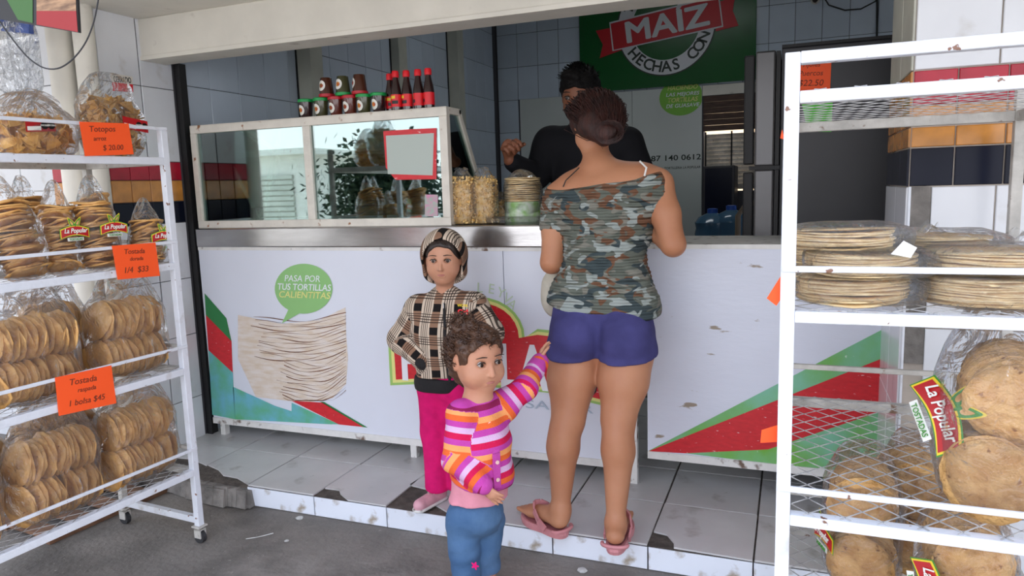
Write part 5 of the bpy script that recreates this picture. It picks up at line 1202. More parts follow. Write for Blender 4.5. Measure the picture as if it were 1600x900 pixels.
# camouflage top
def camo():
    m, N, L, b_, s_ = pat_mat('camouflage_cotton', .9, .3)
    tcn = N.new('ShaderNodeTexCoord'); mp = N.new('ShaderNodeMapping'); mp.inputs['Scale'].default_value = (1, 1, 2.0); L.new(tcn.outputs['Object'], mp.inputs[0]); cur = (.135, .15, .125, 1)
    for i, (c_, sc_, th) in enumerate((((.17, .085, .05), 10, .53), ((.22, .215, .18), 11, .56), ((.055, .075, .08), 9, .56), ((.34, .38, .36), 12, .60))):
        n = N.new('ShaderNodeTexNoise'); n.inputs['Scale'].default_value = sc_; n.inputs['Detail'].default_value = 1.5; n.inputs['Distortion'].default_value = .9
        mp2 = N.new('ShaderNodeMapping'); mp2.inputs['Location'].default_value = (i*3.7, i*1.3, i*5.1); L.new(mp.outputs[0], mp2.inputs[0]); L.new(mp2.outputs[0], n.inputs[0])
        r = N.new('ShaderNodeMapRange'); r.inputs[1].default_value = th; r.inputs[2].default_value = th+.012; L.new(n.outputs[0], r.inputs[0])
        x = N.new('ShaderNodeMix'); x.data_type = 'RGBA'; L.new(r.outputs[0], x.inputs[0]); x.inputs[7].default_value = (*c_, 1)
        if isinstance(cur, tuple): x.inputs[6].default_value = cur
        else: L.new(cur, x.inputs[6])
        cur = x.outputs[2]
    L.new(cur, b_.inputs['Base Color'])
    # shirred elastic rows
    wv_ = N.new('ShaderNodeTexWave'); wv_.wave_type = 'BANDS'; wv_.bands_direction = 'Z'; wv_.inputs['Scale'].default_value = 16; wv_.inputs['Distortion'].default_value = 1.2; wv_.inputs['Detail'].default_value = 3; L.new(tcn.outputs['Object'], wv_.inputs[0])
    bp = N.new('ShaderNodeBump'); bp.inputs['Strength'].default_value = .8; bp.inputs['Distance'].default_value = .012; L.new(wv_.outputs[0], bp.inputs['Height']); L.new(bp.outputs[0], b_.inputs['Normal'])
    return m
Mt['camo'] = camo()
s = SDF(); s.ell(W(944, 432, 2.50), (.160, .118, .17), None, .03); s.ell(W(946, 345, 2.55), (.180, .115, .17), None, .04)
s.cap(W(897, 315, 2.555), W(1002, 300, 2.555), .10, .10, .04); s.cap(W(903, 470, 2.455), W(982, 478, 2.455), .108, .108, .05); s.cap(W(906, 500, 2.455), W(984, 508, 2.455), .102, .104, .05)
s.chain([W(872, 312, 2.56), W(868, 350, 2.54)], [.060, .060], .02); s.chain([W(1018, 290, 2.56), W(1022, 322, 2.545)], [.066, .052], .02)
s.clip(W(905, 291, 2.5), np.cross(W(1010, 268, 2.5)-W(870, 291, 2.5), A_((0, 1, .35)))*1.0)
s.clip(W(915, 484, 2.4), -np.cross(W(1010, 499, 2.4)-W(880, 478, 2.4), A_((0, 1, .1))))
s.clip(W(866, 358, 2.5), (-.95, 0, -.42)) if 0 else None
def _camo_d(P):
    return noisy(.003, 60, 4, (.5, .5, 1.4))(P)+.0018*np.sin(P[:, 2]*420+2*np.sin(P[:, 0]*60))*((P[:, 2] > .9) & (P[:, 2] < 1.27))
s.mesh('camouflage_top', Mt['camo'], .0040, disp=_camo_d, parent=wom)
# ruffled neckline and straps
base = Vector(wom.location); mb = MB(); pts = []
mb.tube([Vector(W(905, 262, 2.50))-base, Vector(W(884, 282, 2.475))-base, Vector(W(880, 292, 2.475))-base], .0022, 6); mb.build('strap', Mt['black'], wom)
mb = MB(); mb.tube([Vector(W(1000, 252, 2.51))-base, Vector(W(1010, 262, 2.485))-base, Vector(W(1007, 275, 2.475))-base], .0035, 6); mb.build('strap', Mt['white_edge'], wom)
# hair: dark red-brown, gathered in a low loose knot
Mt['hair_w'] = mat('dark_auburn_hair', (.020, .008, .007), .62, col2=(.048, .014, .010), vscale=60, bump=.5, bscale=90, stretch=(1, 1, .25), spec=.4)
Rh = R; s = SDF(); hh = .205
s.ell(P(0, -.10, .14), (.435*hh, .49*hh, .43*hh), Rh, .02); s.ell(P(0, -.25, -.08), (.39*hh, .31*hh, .36*hh), Rh, .02)
s.ell(P(0, .40, -.16), (.30*hh, .30*hh, .40*hh), Rh, .012, -1)
kn = W(945, 210, 2.50); s.cap(W(925, 195, 2.53), kn, .050, .040, .02); s.ell(kn+A_((.008, 0, .004)), (.034, .03, .030), None, .012); s.ell(kn+A_((.030, .01, .012)), (.024, .022, .020), None, .01)
s.mesh('hair', Mt['hair_w'], .004, disp=noisy(.0022, 90, 5, (1, 1, .7)), parent=wom)
rr = random.Random(11)
def hs(i):
    a = rr.uniform(-2.9, -.25) if i % 2 else rr.uniform(-3.1, 0); el = rr.uniform(.15, 1.45); th = rr.uniform(0, 6.28)
    st = A_(P(.45*math.cos(th)*math.cos(el), -.10+.505*math.sin(th)*math.cos(el), .14+.445*math.sin(el)))
    if (st-A_(P(0, -.1, .14)))@A_(Rh[:, 1]) > .03 and el < .8: return None
    en = kn+A_((rr.gauss(.012, .014), rr.gauss(0, .012), rr.gauss(0, .014))); c_ = A_(P(0, -.08, .10)); pts = []
    for k in range(7):
        t = k/6; q = st*(1-t)+en*t; v = q-c_; l = np.linalg.norm(v); tl = np.linalg.norm(st-c_)*1.03*(1-t)+np.linalg.norm(en-c_)*t; pts.append(c_+v/l*max(l, tl*(1-.03*math.sin(t*3.14)))+A_((rr.gauss(0, .0008),)*3))
    return pts
strands('hair_strands', Mt['hair_w'], wom, 620, hs, .0019)
def hs2(i):
    a = rr.random()*6.28; c_ = kn+A_((.02, -.005, .005)); r = rr.uniform(.030, .052); ph = rr.uniform(-.8, .8)
    return [c_+A_((r*math.cos(a+t*.5), -.015+.012*math.sin(t+a), r*.8*math.sin(a+t*.5)))*1+A_((0, 0, 0)) for t in range(6)]
strands('loose_knot_strands', Mt['hair_w'], wom, 150, hs2, .0018)
# pink sandals
Mt['pink_foam'] = mat('pink_foam', (.62, .25, .27), .55, var=.12, vscale=30, bump=.1, bscale=60)
Mt['pink_dark'] = mat('worn_pink_footbed', (.38, .13, .15), .6, var=.2, vscale=30)
def sandal(he, to, par, L_=1.0):
    base = Vector(par.location); f = nrm(to-he); sd = np.cross(f, [0, 0, 1]); ln = np.linalg.norm(to-he)+.05; h0 = he-f*.035; z = PZ
    out = []
    for k in range(28):
        a = 2*math.pi*k/28; y = .5-.5*math.cos(a); w_ = .043*(1-.16*math.exp(-((y-.38)/.16)**2)+.16*math.exp(-((y-.72)/.2)**2)); x = w_*abs(math.sin(a))**.75*math.copysign(1, math.sin(a)); out.append(h0+f*ln*y*1.06+sd*x)
    mk = lambda z0, sc: [Vector((q-h0-f*ln*.5)*sc+h0+f*ln*.5)-base+Vector((0, 0, z0-float(he[2]))) for q in out]
    lo_ = mk(PZ-base.z*0+.0005, .96); me_ = mk(PZ+.013, 1.0); hi_ = mk(PZ+.026, .98)
    mb = MB(); n = 28; mb.add(lo_+me_+hi_, [tuple(range(n))]+[(i, (i+1) % n, n+(i+1) % n, n+i) for i in range(n)]+[(n+i, n+(i+1) % n, 2*n+(i+1) % n, 2*n+i) for i in range(n)]+[tuple(range(2*n, 3*n))[::-1]])
    o = mb.build('sandal', Mt['pink_foam'], par)
    ft_ = mk(PZ+.0265, .84); MB().poly(ft_[::-1]).build('footbed', Mt['pink_dark'], o)
    # broad straps: from the heel sides up over the instep
    for q in (-1, 1):
        pts = [h0+f*ln*.30+sd*q*.042, h0+f*ln*.45+sd*q*.044, h0+f*ln*.60+sd*q*.034, h0+f*ln*.70+sd*q*.016, h0+f*ln*.74]
        zz = [.026, .046, .070, .082, .082]; mb = MB(); pr_ = [Vector(p)-base for p in pts]
        for i in range(4):
            a0, a1 = pr_[i], pr_[i+1]; a0 = Vector((a0.x, a0.y, PZ-base.z+zz[i])); a1 = Vector((a1.x, a1.y, PZ-base.z+zz[i+1])); mb.bar(a0, a1, .006, .024-.002*i, up=(0, 0, 1))
        mb.build('strap', Mt['pink_foam'], o)
    mb = MB(); pts = [h0+f*ln*(.10-.09*math.cos(a))*1+sd*.042*math.sin(a) for a in [math.radians(d) for d in range(-100, 101, 20)]]
    mb.tube([Vector((p[0], p[1], PZ-base.z+.030))-Vector((base.x, base.y, 0)) for p in pts], .007, 6); mb.build('heel_rim', Mt['pink_foam'], o, smooth=True)
    return o
sandal(heL, toL, wom); sandal(heR, toR, wom)
# cream bag in her left hand
Mt['cream_bag'] = mat('cream_cloth', (.60, .56, .46), .8, var=.15, vscale=20, bump=.3)
s = SDF(); c_ = W(866, 455, 2.60); s.ell(c_, (.050, .05, .085), None, .01); s.ell(c_-A_((0, 0, .03)), (.055, .05, .07), None, .01); s.cap(c_+A_((0, 0, .07)), W(884, 392, 2.68), .018, .009, .02)
o = s.mesh('cloth_bag', Mt['cream_bag'], .005, disp=noisy(.004, 60, 8, (1.5, 1.5, .3))); tag(o, 'cream cloth bag hanging from the left hand of the woman', 'bag')
# ---------------------------------------------------------------- the man behind the counter
Mt['skin_m'] = skin('skin_brown', (.30, .12, .065), (.24, .09, .05))
man = empty('person', (W(925, 300, 3.38)[0], 3.38, PZ), 0, 'man behind the counter in a black shirt and black face mask, one fist raised', 'person')
b = SDF(); hc = W(906, 152, 3.38); fw_ = nrm((-.05, -1, -.25)); P, R, E = head(b, hc, fw_, (0, -.2, 1), .245)
E = [P(.14, .315, .045), P(-.14, .315, .045)]
nk = W(915, 205, 3.42); b.cap(nk, hc-A_((0, -.01, .08)), .056, .052, .03)
sL, sR = W(857, 222, 3.42), W(980, 222, 3.42); ch_ = W(920, 260, 3.42); Zf = PZ
b.cap(sL+A_((.04, 0, -.02)), sR-A_((.04, 0, .02)), .085, .085, .04); b.ell(ch_-A_((0, 0, .05)), (.17, .11, .20), None, .05)
hp = A_((ch_[0], 3.42, .92)); b.cap(hp-A_((.07, 0, 0)), hp+A_((.07, 0, 0)), .11, .11, .05); b.cap(ch_-A_((0, 0, .2)), hp, .14, .13, .05)
for q in (-1, 1):
    h_ = hp+A_((q*.085, 0, -.04)); k_ = A_((h_[0], 3.40, .53)); a_ = A_((h_[0], 3.44, .17)); b.chain([h_, k_, a_], [.085, .06, .042], .03); b.cap(a_-A_((0, 0, .04)), a_+A_((q*.02, -.15, -.05)), .035, .028, .03)
eM = W(838, 276, 3.32); wM = W(796, 250, 3.14); b.chain([sL, eM], [.058, .045], .03); b.chain([eM, wM], [.043, .028], .02)
hand(b, wM, (W(794, 232, 3.10)-wM)+A_((0, -.01, .02)), (.7, -.55, .1), .17, 1.15, 1, rad=1.15)
eN = W(1008, 290, 3.38); wN = W(975, 315, 3.16); b.chain([sR, eN], [.058, .045], .03); b.chain([eN, wN], [.043, .028], .02); hand(b, wN, wN-eN, (0, 0, -1), .17, .4, -1)
b.mesh('body', Mt['skin_m'], .0048, parent=man); eyes(P, R, E, .245, man, m_lip=False)
Mt['black_shirt'] = mat('black_shirt', (.012, .012, .015), .85, bump=.3, bscale=18, spec=.2)
s = SDF(); s.cap(sL+A_((.035, 0, -.02)), sR-A_((.035, 0, .02)), .098, .098, .04); s.ell(ch_-A_((0, 0, .05)), (.19, .13, .22), None, .05); s.cap(ch_-A_((0, 0, .2)), hp, .16, .15, .05); s.cap(hp-A_((.07, 0, 0)), hp+A_((.07, 0, 0)), .125, .125, .05)
s.cap(nk-A_((0, 0, .01)), nk-A_((0, 0, .05)), .07, .09, .03); s.chain([sL, eM], [.072, .062], .03); s.chain([eM, eM+(wM-eM)*.86], [.060, .042], .02); s.chain([sR, eN], [.072, .058], .03); s.chain([eN, eN+(wN-eN)*.86], [.056, .040], .02); s.clip((0, 0, .86), (0, 0, -1))
s.mesh('shirt', Mt['black_shirt'], .006, disp=noisy(.004, 30, 3), parent=man)
s = SDF()
for q in (-1, 1): h_ = hp+A_((q*.085, 0, -.04)); s.chain([h_, A_((h_[0], 3.40, .53)), A_((h_[0], 3.44, .17))], [.10, .075, .06], .03)
s.cap(hp-A_((.07, 0, .02)), hp+A_((.07, 0, -.02)), .12, .12, .05); s.mesh('trousers', Mt['navy'], .008, parent=man)
Mt['black_hair'] = mat('black_hair', (.007, .006, .006), .65, bump=.6, bscale=120, spec=.2)
h = .245; s = SDF(); s.ell(P(0, -.08, .19), (.385*h, .45*h, .40*h), R, .02); s.ell(P(0, .42, -.06), (.46*h, .30*h, .30*h), R, .01, -1); s.ell(P(.05, .18, .44), (.22*h, .22*h, .12*h), R, .02)
s.mesh('hair', Mt['black_hair'], .0045, disp=noisy(.004, 110, 2), parent=man)
rr = random.Random(5)
def spk(i):
    th = rr.random()*6.28; el = rr.uniform(.35, 1.5); st = A_(P(.37*math.cos(th)*math.cos(el), -.06+.43*math.sin(th)*math.cos(el), .19+.39*math.sin(el))); d_ = nrm(st-A_(P(0, -.1, .0)))
    if math.sin(th) > .3 and el < .75: return None
    t_ = nrm(A_(R[:, 1])*.9+d_*rr.uniform(.3, .8)+A_(R[:, 0])*rr.gauss(0, .4)); return [st-d_*.004, st+t_*.012+d_*.004, st+t_*.026+d_*.008]
strands('hair_tufts', Mt['black_hair'], man, 320, spk, .0028)
s = SDF(); s.ell(P(0, .13, -.20), (.27*h, .30*h, .27*h), R, .02); s.ell(P(0, .40, -.12), (.07*h, .07*h, .09*h), R, .03); s.clip(P(0, .35, -.045), A_(R[:, 2])*1.0+A_(R[:, 1])*.1); s.clip(P(0, -.02, 0), -A_(R[:, 1]))
s.mesh('face_mask', Mt['black_shirt'], .005, parent=man)
# ---------------------------------------------------------------- the girl in the plaid jacket
Mt['skin_c'] = skin('skin_light_brown', (.58, .30, .19), (.50, .23, .14))
YG_ = 2.50
girl = empty('person', (W(695, 770, YG_)[0], YG_-.02, PZ), 0, 'girl in a hooded black and beige plaid jacket and bright pink trousers, hands in pockets', 'person')
b = SDF(); hc = W(693, 406, YG_-.01); fw_ = nrm((.30, -1, -.10)); P, R, E = head(b, hc, fw_, (0, 0, 1), .198, child=1)
nk = W(694, 462, YG_+.01); b.cap(nk, hc-A_((0, -.01, .06)), .034, .034, .02)
sA, sB = W(655, 484, YG_), W(741, 480, YG_+.02); ct = W(697, 520, YG_); hp = W(692, 597, YG_)
b.cap(sA+A_((.03, 0, -.01)), sB-A_((.03, 0, .01)), .052, .052, .03); b.ell(ct, (.095, .07, .13), None, .03); b.cap(hp-A_((.03, 0, 0)), hp+A_((.03, 0, 0)), .058, .058, .03); b.cap(ct, hp, .078, .066, .03)
gh = [(W(677, 610, YG_), W(680, 675, YG_-.01), A_(oz(682, 762, PZ+.055))), (W(712, 610, YG_), W(716, 678, YG_), A_(oz(722, 764, PZ+.055)))]
for h_, k_, a_ in gh: b.chain([h_, k_, a_], [.058, .042, .028], .02)
eA, wA = W(628, 530, YG_-.01), W(657, 562, YG_-.07); eB, wB = W(765, 520, YG_), W(742, 562, YG_-.07)
b.chain([sA, eA, wA], [.036, .030, .022], .02); b.chain([sB, eB, wB], [.036, .030, .022], .02)
hand(b, wA, (ct+A_((-.02, -.06, -.13)))-wA, (.3, .6, 0), .10, .3, 1); hand(b, wB, (ct+A_((.02, -.06, -.13)))-wB, (-.3, .6, 0), .10, .3, -1)
b.mesh('body', Mt['skin_c'], .0036, parent=girl); eyes(P, R, E, .198, girl)
h = .198; Mt['hair_d'] = mat('dark_brown_hair', (.022, .013, .010), .45, bump=.5, bscale=100, stretch=(1, 1, .3))
s = SDF(); s.ell(P(0, -.06, .15), (.365*h, .44*h, .375*h), R, .02); s.ell(P(0, .44, -.02), (.42*h, .30*h, .36*h), R, .012, -1)
s.mesh('hair', Mt['hair_d'], .0036, disp=noisy(.0018, 120, 1), parent=girl)
def plaid():
    m, N, L, b_, s_ = pat_mat('plaid_fleece', .95, .4)
    def M2(op, a, b=None, c=None):
        n = N.new('ShaderNodeMath'); n.operation = op
        for i, v in enumerate((a, b, c)):
            if v is None: continue
            if isinstance(v, (int, float)): n.inputs[i].default_value = v
            else: L.new(v, n.inputs[i])
        return n.outputs[0]
    def band(x, per, lo_, hi_, off=0):
        f = M2('FRACT', M2('ADD', M2('DIVIDE', x, per), off+20)); return M2('MULTIPLY', M2('GREATER_THAN', f, lo_), M2('LESS_THAN', f, hi_))
    U, V = s_.outputs[0], s_.outputs[1]; per = .084
    def lines(x, off): return M2('MAXIMUM', M2('MAXIMUM', band(x, per, .53, .575, off), band(x, per, .64, .685, off)), M2('MAXIMUM', band(x, per, .75, .795, off), band(x, per, .86, .895, off)))
    bu, bv = band(U, per, .0, .40), band(V, per, .0, .34, .1); lu, lv = lines(U, 0), lines(V, .1)
    cur = (.62, .51, .40, 1)
    def mx(cur, c_, fac):
        x = N.new('ShaderNodeMix'); x.data_type = 'RGBA'; L.new(fac, x.inputs[0]); x.inputs[7].default_value = (*c_, 1)
        if isinstance(cur, tuple): x.inputs[6].default_value = cur
        else: L.new(cur, x.inputs[6])
        return x.outputs[2]
    cur = mx(cur, (.27, .155, .10), M2('MAXIMUM', bu, 0)); cur = mx(cur, (.25, .15, .10), M2('MULTIPLY', bv, M2('SUBTRACT', 1, bu)) if 0 else M2('MULTIPLY', bv, bu))
    big = M2('MULTIPLY', bu, bv); cur = mx(cur, (.012, .010, .010), big); cur = mx(cur, (.035, .022, .018), M2('MULTIPLY', lv, .9)); cur = mx(cur, (.035, .022, .018), M2('MULTIPLY', lu, .9))
    L.new(cur, b_.inputs['Base Color']); return m
Mt['plaid'] = plaid()
s = SDF(); s.cap(sA+A_((.03, 0, -.012)), sB-A_((.03, 0, .012)), .062, .062, .03); s.ell(ct-A_((0, 0, .01)), (.118, .09, .15), None, .03); s.cap(ct-A_((.02, 0, 0)), W(690, 592, YG_), .105, .097, .03)
s.chain([sA, eA, wA+(eA-wA)*.10], [.056, .056, .037], .02); s.chain([sB, eB, wB+(eB-wB)*.10], [.056, .056, .037], .02); s.cap(nk-A_((.022, -.01, .004)), nk-A_((-.022, -.01, .004)), .040, .040, .02); s.cap(nk-A_((0, 0, .02)), sA, .045, .052, .03); s.cap(nk-A_((0, 0, .02)), sB, .045, .052, .03)
s.cap(nk+A_((.012, -.055, .03)), nk+A_((.004, -.075, -.03)), .028, .006, .01, op=-1); s.clip((0, 0, W(690, 592, YG_-.08)[2]), (0, 0, -1))
xb_ = ct[0]
s.mesh('plaid_jacket', Mt['plaid'], .0038, disp=noisy(.0028, 45, 6), parent=girl, attr=arm_attr([(sA, eA, .062, .45), (eA, wA, .056, .31), (sB, eB, .062, .45), (eB, wB, .056, .31)], lambda V: np.stack([V[:, 0]-xb_+.02, V[:, 2], V[:, 1]], 1)))
s = SDF(); s.ell(P(0, -.10, .09), (.47*h, .50*h, .52*h), R, .02); s.ell(P(0, -.12, -.30), (.42*h, .40*h, .22*h), R, .03); s.ell(P(0, .34, -.10), (.385*h, .62*h, .53*h), R, .012, -1); s.ell(P(0, -.02, .06), (.39*h, .45*h, .42*h), R, .008, -1)
s.mesh('hood', Mt['plaid'], .004, parent=girl, attr=lambda V: np.stack([V[:, 0]-xb_, V[:, 2]-V[:, 1], V[:, 1]], 1))
Mt['black_rib'] = mat('black_rib', (.012, .011, .012), .9, bump=.3, bscale=80)
s = SDF(); q = W(690, 596, YG_); s.cap(q-A_((.022, 0, 0)), q+A_((.022, 0, 0)), .090, .090, .02); s.clip(q+A_((0, 0, .03)), (0, 0, 1)); s.clip(q-A_((0, 0, .026)), (0, 0, -1)); s.mesh('waistband', Mt['black_rib'], .004, parent=girl)
for w__, e__ in ((wA, eA), (wB, eB)): s = SDF(); s.cap(w__+(e__-w__)*.12, w__+(e__-w__)*-.18, .033, .028, .01); s.mesh('cuff', Mt['black_rib'], .004, parent=girl)
base = Vector(girl.location); zt_, zb_ = Vector(W(694, 474, YG_-.10)), Vector(W(703, 596, YG_-.096))
zp = [zt_.lerp(zb_, t)-base+Vector((0, -.012*math.sin(t*3.1), 0)) for t in [i/8 for i in range(9)]]
mb = MB()
for a, b_ in zip(zp, zp[1:]): mb.bar(a, b_, .009, .006, up=(0, -1, 0))
z_ = mb.build('zip', Mt['black_rib'], girl); MB().box((zp[0].x-.0025, zp[0].y-.008, zp[0].z-.018), (zp[0].x+.0025, zp[0].y-.004, zp[0].z+.003)).build('zip_pull', Mt['steel'], z_)
rp = Vector(W(724, 488, YG_-.098))-base; text('CM', .030, Mt['cap_red'], rp+Vector((0, -.004, 0)), parent=girl, bold=.05); text('WORK', .014, Mt['l_yellow'], rp+Vector((0, -.003, .026)), parent=girl, bold=.02)
Mt['pink_pants'] = mat('hot_pink_fleece', (.72, .012, .16), .9, var=.2, vscale=20, bump=.3, bscale=25, spec=.15)
s = SDF(); s.cap(hp-A_((.03, 0, .01)), hp+A_((.03, 0, -.01)), .076, .076, .03); s.cap(hp-A_((.03, 0, -.04)), hp+A_((.03, 0, .04)), .07, .07, .03); s.clip(hp+A_((0, 0, .035)), (0, 0, 1))
for h_, k_, a_ in gh: s.chain([h_, k_, a_+A_((0, 0, .012))], [.066, .055, .047], .02)
s.clip((0, 0, PZ+.05), (0, 0, -1)); s.mesh('pink_trousers', Mt['pink_pants'], .0042, disp=noisy(.003, 40, 9, (1, 1, .6)), parent=girl)
Mt['pink_shoe'] = mat('pink_sneaker', (.70, .36, .42), .5, var=.2, vscale=40, bump=.2)
def sneaker(a_, d_, par, L_=.15, m='pink_shoe', z=PZ):
    d_ = nrm(A_((d_[0], d_[1], 0))); base_ = A_((a_[0], a_[1], z)); sd = np.cross(d_, [0, 0, 1]); s = SDF()
    s.cap(base_-d_*.02+A_((0, 0, .026)), base_+d_*(L_-.05)+A_((0, 0, .022)), .026, .024, .01); s.ell(base_-d_*.012+A_((0, 0, .045)), (.030, .030, .03), None, .015); s.clip((0, 0, z+.008), (0, 0, -1)); s.ell(base_-d_*.005+A_((0, 0, .085)), (.021, .021, .03), None, .006, -1)
    o = s.mesh('sneaker', Mt[m], .0032, parent=par); s = SDF(); s.cap(base_-d_*.02+A_((0, 0, .008)), base_+d_*(L_-.05)+A_((0, 0, .008)), .030, .028, .01); s.clip((0, 0, z+.012), (0, 0, 1)); s.clip((0, 0, z+.0005), (0, 0, -1)); o2 = s.mesh('sole', Mt['white_edge'], .0034, parent=par); o2.name = 'sneaker_sole'
    bs = Vector(par.location)
    for k in range(3):
        c_ = base_+d_*(.032+.016*k)+A_((0, 0, .050-.004*k)); MB().tube([Vector(c_-sd*.016-A_((0, 0, .006)))-bs, Vector(c_+A_((0, 0, .001)))-bs, Vector(c_+sd*.016-A_((0, 0, .006)))-bs], .003, 6).build('lace', Mt['white_edge'], par)
sneaker(gh[0][2], (-.25, -1), girl); sneaker(gh[1][2], (.35, -1), girl)
# ---------------------------------------------------------------- the toddler in the striped cardigan
YT = 1.95
tod = empty('person', (W(745, 915, YT)[0], YT, 0), 0, 'curly haired toddler in a striped pink and orange cardigan and jeans reaching for the woman', 'person')
b = SDF(); hc = W(746, 563, YT+.01); fw_ = nrm((.80, -.58, -.08)); P, R, E = head(b, hc, fw_, (0, 0, 1), .212, child=1)
for q in (1, -1): b.ell(P(.17*q, .20, -.14), (.026, .026, .026), None, .02)
nk = W(746, 622, YT); b.cap(nk, hc-A_((0, 0, .06)), .031, .036, .02)
sA, sB = W(722, 650, YT-.055), W(786, 634, YT+.07); ct = W(752, 690, YT); be = W(750, 745, YT); hp = W(745, 792, YT)
b.cap(nk-A_((0, 0, .02)), ct, .05, .07, .03); b.ell(ct, (.072, .080, .09), None, .03); b.ell(be, (.078, .082, .08), None, .03); b.ell(hp, (.07, .078, .06), None, .03); b.cap(sA, sB, .034, .034, .02)
eA, wA = W(714, 718, YT-.085), W(755, 757, YT-.10); eB, wB = W(820, 605, YT+.12), W(843, 566, YT+.22)
b.chain([sA, eA, wA], [.033, .028, .018], .02); b.chain([sB, eB, wB], [.033, .027, .018], .02)
hand(b, wA, W(774, 778, YT-.10)-wA, (.2, -.2, -.9) if 0 else (.3, .9, -.1), .085, .25, -1, rad=1.1); hand(b, wB, W(850, 536, YT+.27)-wB, (.8, .4, 0), .085, .35, -1, rad=1.1)
tl = [(W(728, 812, YT+.045), W(730, 858, YT+.045), A_((W(733, 900, YT+.05)[0], YT+.05, .045))), (W(766, 812, YT-.03), W(762, 858, YT-.04), A_((W(764, 900, YT-.03)[0], YT-.03, .045)))]
tl = [(W(724, 812, YT-.03), W(726, 858, YT-.03), A_((W(728, 900, YT-.03)[0], YT-.02, .045))), (W(762, 812, YT+.045), W(757, 858, YT+.04), A_((W(760, 900, YT+.05)[0], YT+.055, .045)))]
fd = nrm((.9, -.35, 0))
for h_, k_, a_ in tl: b.chain([h_, k_, a_], [.050, .038, .028], .02); b.cap(a_-A_((0, 0, .02))-fd*.01, a_-A_((0, 0, .022))+fd*.07, .022, .020, .02, flat=((0, 0, 1), .8))
b.mesh('body', Mt['skin_c'], .0034, parent=tod); eyes(P, R, E, .204, tod)
h = .212; Mt['hair_t'] = mat('curly_brown_hair', (.045, .020, .012), .45, col2=(.10, .045, .022), vscale=50, bump=.5, bscale=90)
s = SDF(); s.ell(P(0, -.07, .16), (.385*h, .455*h, .385*h), R, .02); s.ell(P(0, -.26, -.14), (.31*h, .25*h, .32*h), R, .03); s.ell(P(0, .40, -.06), (.42*h, .29*h, .40*h), R, .012, -1)
bn_ = W(724, 510, YT+.0); s.ell(bn_, (.038, .036, .034), None, .012)
for q in (1, -1): s.ell(P(.40*q, .02, -.02), (.06*h, .09*h, .13*h), R, .01, -1)
s.mesh('hair', Mt['hair_t'], .0036, disp=noisy(.005, 140, 7), parent=tod)
rr = random.Random(21)
def curl(i):
    if i < 150: d_ = nrm((rr.gauss(0, 1), rr.gauss(0, 1), rr.gauss(.3, 1))); st = bn_+d_*rr.uniform(.024, .040); g_ = nrm(d_+A_((-.2, 0, .1)))
    else:
        th = rr.random()*6.28; el = rr.uniform(-.5, 1.5); st = A_(P(.385*math.cos(th)*math.cos(el), -.07+.455*math.sin(th)*math.cos(el), .16+.385*math.sin(el)))
        lz = (st-A_(P(0, 0, 0)))@A_(R[:, 2]); ly = (st-A_(P(0, 0, 0)))@A_(R[:, 1])
        if ly > .0 and lz < .36*h: return None
        g_ = nrm(A_((0, 0, -1))*.6+nrm(st-hc)*.5+(bn_-st)*3)
    u = nrm(np.cross(g_, [.3, .5, .8])); v = np.cross(g_, u); r = rr.uniform(.0035, .007); L_ = rr.uniform(.012, .030); ph = rr.random()*6.28
    return [st+g_*L_*k/11+(u*math.cos(ph+k*.95)+v*math.sin(ph+k*.95))*r for k in range(12)]
strands('curls', Mt['hair_t'], tod, 1500, curl, .0018)
def stripes():
    m, N, L, b_, s_ = pat_mat('striped_knit', .9, .5)
    dv = N.new('ShaderNodeMath'); dv.operation = 'MULTIPLY_ADD'; dv.inputs[1].default_value = 1/.264; dv.inputs[2].default_value = 10; L.new(s_.outputs[1], dv.inputs[0]); fr_ = N.new('ShaderNodeMath'); fr_.operation = 'FRACT'; L.new(dv.outputs[0], fr_.inputs[0])
    r = N.new('ShaderNodeValToRGB'); r.color_ramp.interpolation = 'CONSTANT'; L.new(fr_.outputs[0], r.inputs[0])
    pu, or1, or2, la, cr_, bu = (.52, .06, .36), (.90, .36, .13), (.80, .14, .035), (.68, .44, .66), (.62, .012, .08), (.26, .015, .08)
    seq = [cr_, la, pu, or2, or1, pu, bu, pu, or2, cr_, la, pu, or2, or1, pu]; e = r.color_ramp.elements
    for i, c_ in enumerate(seq):
        el = e[i] if i < 2 else e.new(i/len(seq)); el.position = i/len(seq); el.color = (*c_, 1)
    L.new(r.outputs[0], b_.inputs['Base Color']); return m
Mt['stripes'] = stripes(); Mt['magenta'] = mat('magenta_knit', (.52, .06, .36), .9, bump=.4, bscale=80)
s = SDF(); s.cap(nk-A_((0, 0, .022)), ct, .050, .085, .03); s.ell(ct, (.088, .096, .10), None, .03); s.ell(be+A_((.008, 0, .015)), (.100, .100, .09), None, .03); s.cap(sA, sB, .046, .046, .02)
s.chain([sA, eA, wA+(eA-wA)*.05], [.046, .042, .030], .018); s.chain([sB, eB, wB+(eB-wB)*.08], [.046, .038, .030], .018)
s.ell(nk+A_((.0, 0, .034)), (.045, .045, .034), None, .01, -1)
s.clip((be[0]-.08, 0, W(700, 738, YT)[2]), (-.12, 0, -1)); zr = ct[2]
s.mesh('striped_cardigan', Mt['stripes'], .0036, disp=noisy(.0026, 55, 3), parent=tod, attr=arm_attr([(sA, eA, .056, zr+.07), (eA, wA, .05, zr-.02), (sB, eB, .056, zr+.07), (eB, wB, .05, zr-.0)], lambda V: np.stack([V[:, 0], V[:, 2]-.10*np.abs(V[:, 0]-ct[0]), V[:, 1]], 1)))
for w__, e__ in ((wA, eA), (wB, eB)): s = SDF(); s.cap(w__+(e__-w__)*.26, w__+(e__-w__)*-.02, .0325, .029, .01); s.mesh('cuff', Mt['magenta'], .0036, parent=tod)
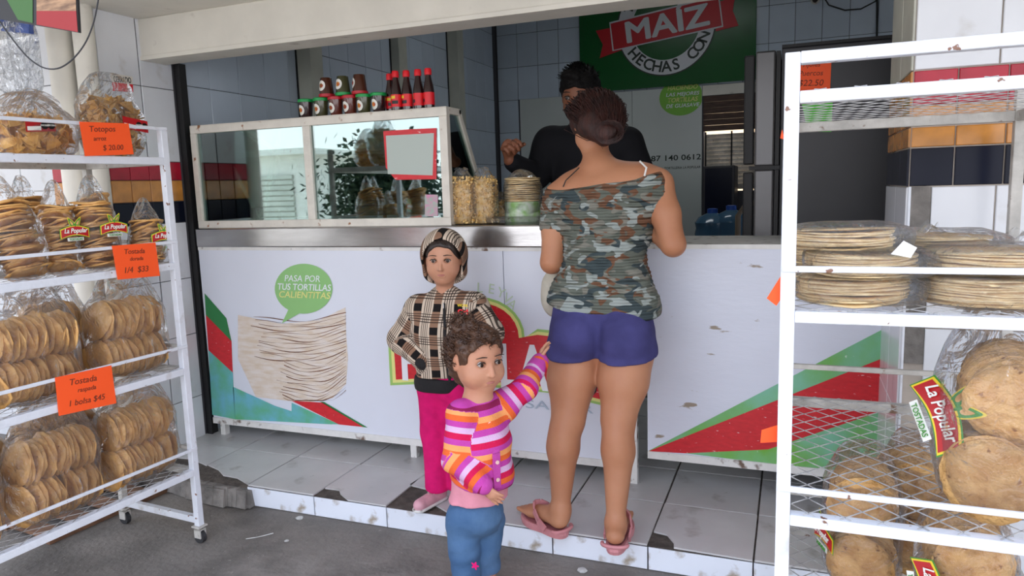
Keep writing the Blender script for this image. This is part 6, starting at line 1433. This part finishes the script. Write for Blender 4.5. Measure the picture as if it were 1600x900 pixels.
# button band down her front with buttons
base = Vector(tod.location); bp_ = []
for k in range(9):
    t = k/8; c_ = nk*(1-t)+be*t; r_ = .052+.052*min(1, t*2.0); dirv = nrm((.80, -.60, 0)); bp_.append(Vector(c_+dirv*r_+A_((0, 0, -.035*(1-t))))-base)
Mt['button'] = mat('pale_button', (.85, .55, .50), .3)
mb = MB()
for a, b_ in zip(bp_, bp_[1:]): mb.bar(a, b_, .024, .005, up=(.80, -.60, 0))
bd = mb.build('button_band', Mt['magenta'], tod)
for k in (1, 3, 5, 7):
    c_ = bp_[k]+Vector((.80, -.60, 0))*.004; MB().tube([c_, c_+Vector((.8, -.6, 0))*.003], .006, 12).build('button', Mt['button'], bd)
# undershirt, jeans, sandals
Mt['rose'] = mat('rose_cotton', (.72, .28, .35), .9, var=.12, vscale=20, bump=.3, bscale=25)
s = SDF(); s.ell(be-A_((0, 0, .01)), (.088, .092, .09), None, .03); s.ell(hp, (.098, .100, .085), None, .03); s.clip((0, 0, W(750, 790, YT-.06)[2]), (0, 0, -1)); s.mesh('rose_undershirt', Mt['rose'], .004, disp=noisy(.003, 50, 5, (1.5, 1.5, .4)), parent=tod)
Mt['denim'] = mat('light_denim', (.055, .12, .24), .85, col2=(.095, .18, .32), vscale=9, bump=.3, bscale=60, spec=.2)
s = SDF(); s.ell(hp-A_((0, 0, .01)), (.082, .088, .085), None, .02)
for h_, k_, a_ in tl: s.chain([h_, k_, a_+A_((0, 0, .03))], [.056, .050, .045], .012)
s.clip((0, 0, .068), (0, 0, -1)); s.mesh('jeans', Mt['denim'], .004, disp=noisy(.0028, 60, 12, (.6, .6, 1.5)), parent=tod)
for h_, k_, a_ in tl[:1]:
    c_ = Vector(W(742, 884, YT-.085))-base; mb = MB()
    fl = flat('flower_print', [[c_+Vector((.010*math.cos(a)*(1+.4*math.cos(5*a)), -.0, .010*math.sin(a)*(1+.4*math.cos(5*a)))) for a in [i*2*math.pi/30 for i in range(30)]]], Mt['pink_pants'], tod)
for h_, k_, a_ in tl:
    z0 = A_((a_[0], a_[1], 0)); s = SDF(); s.cap(z0-fd*.025+A_((0, 0, .009)), z0+fd*.085+A_((0, 0, .009)), .026, .026, .005); s.clip((0, 0, .001), (0, 0, -1)); s.clip((0, 0, .013), (0, 0, 1)); o = s.mesh('sandal', Mt['pink_foam'], .0035, parent=tod)
    q = z0+fd*.05; sd = np.cross(fd, [0, 0, 1]); MB().tube([Vector(q+sd*.027*math.cos(t)+A_((0, 0, .010+.038*math.sin(t))))-base for t in [i*math.pi/10 for i in range(11)]], .006, 6).build('strap', Mt['cap_red'], o, smooth=True)
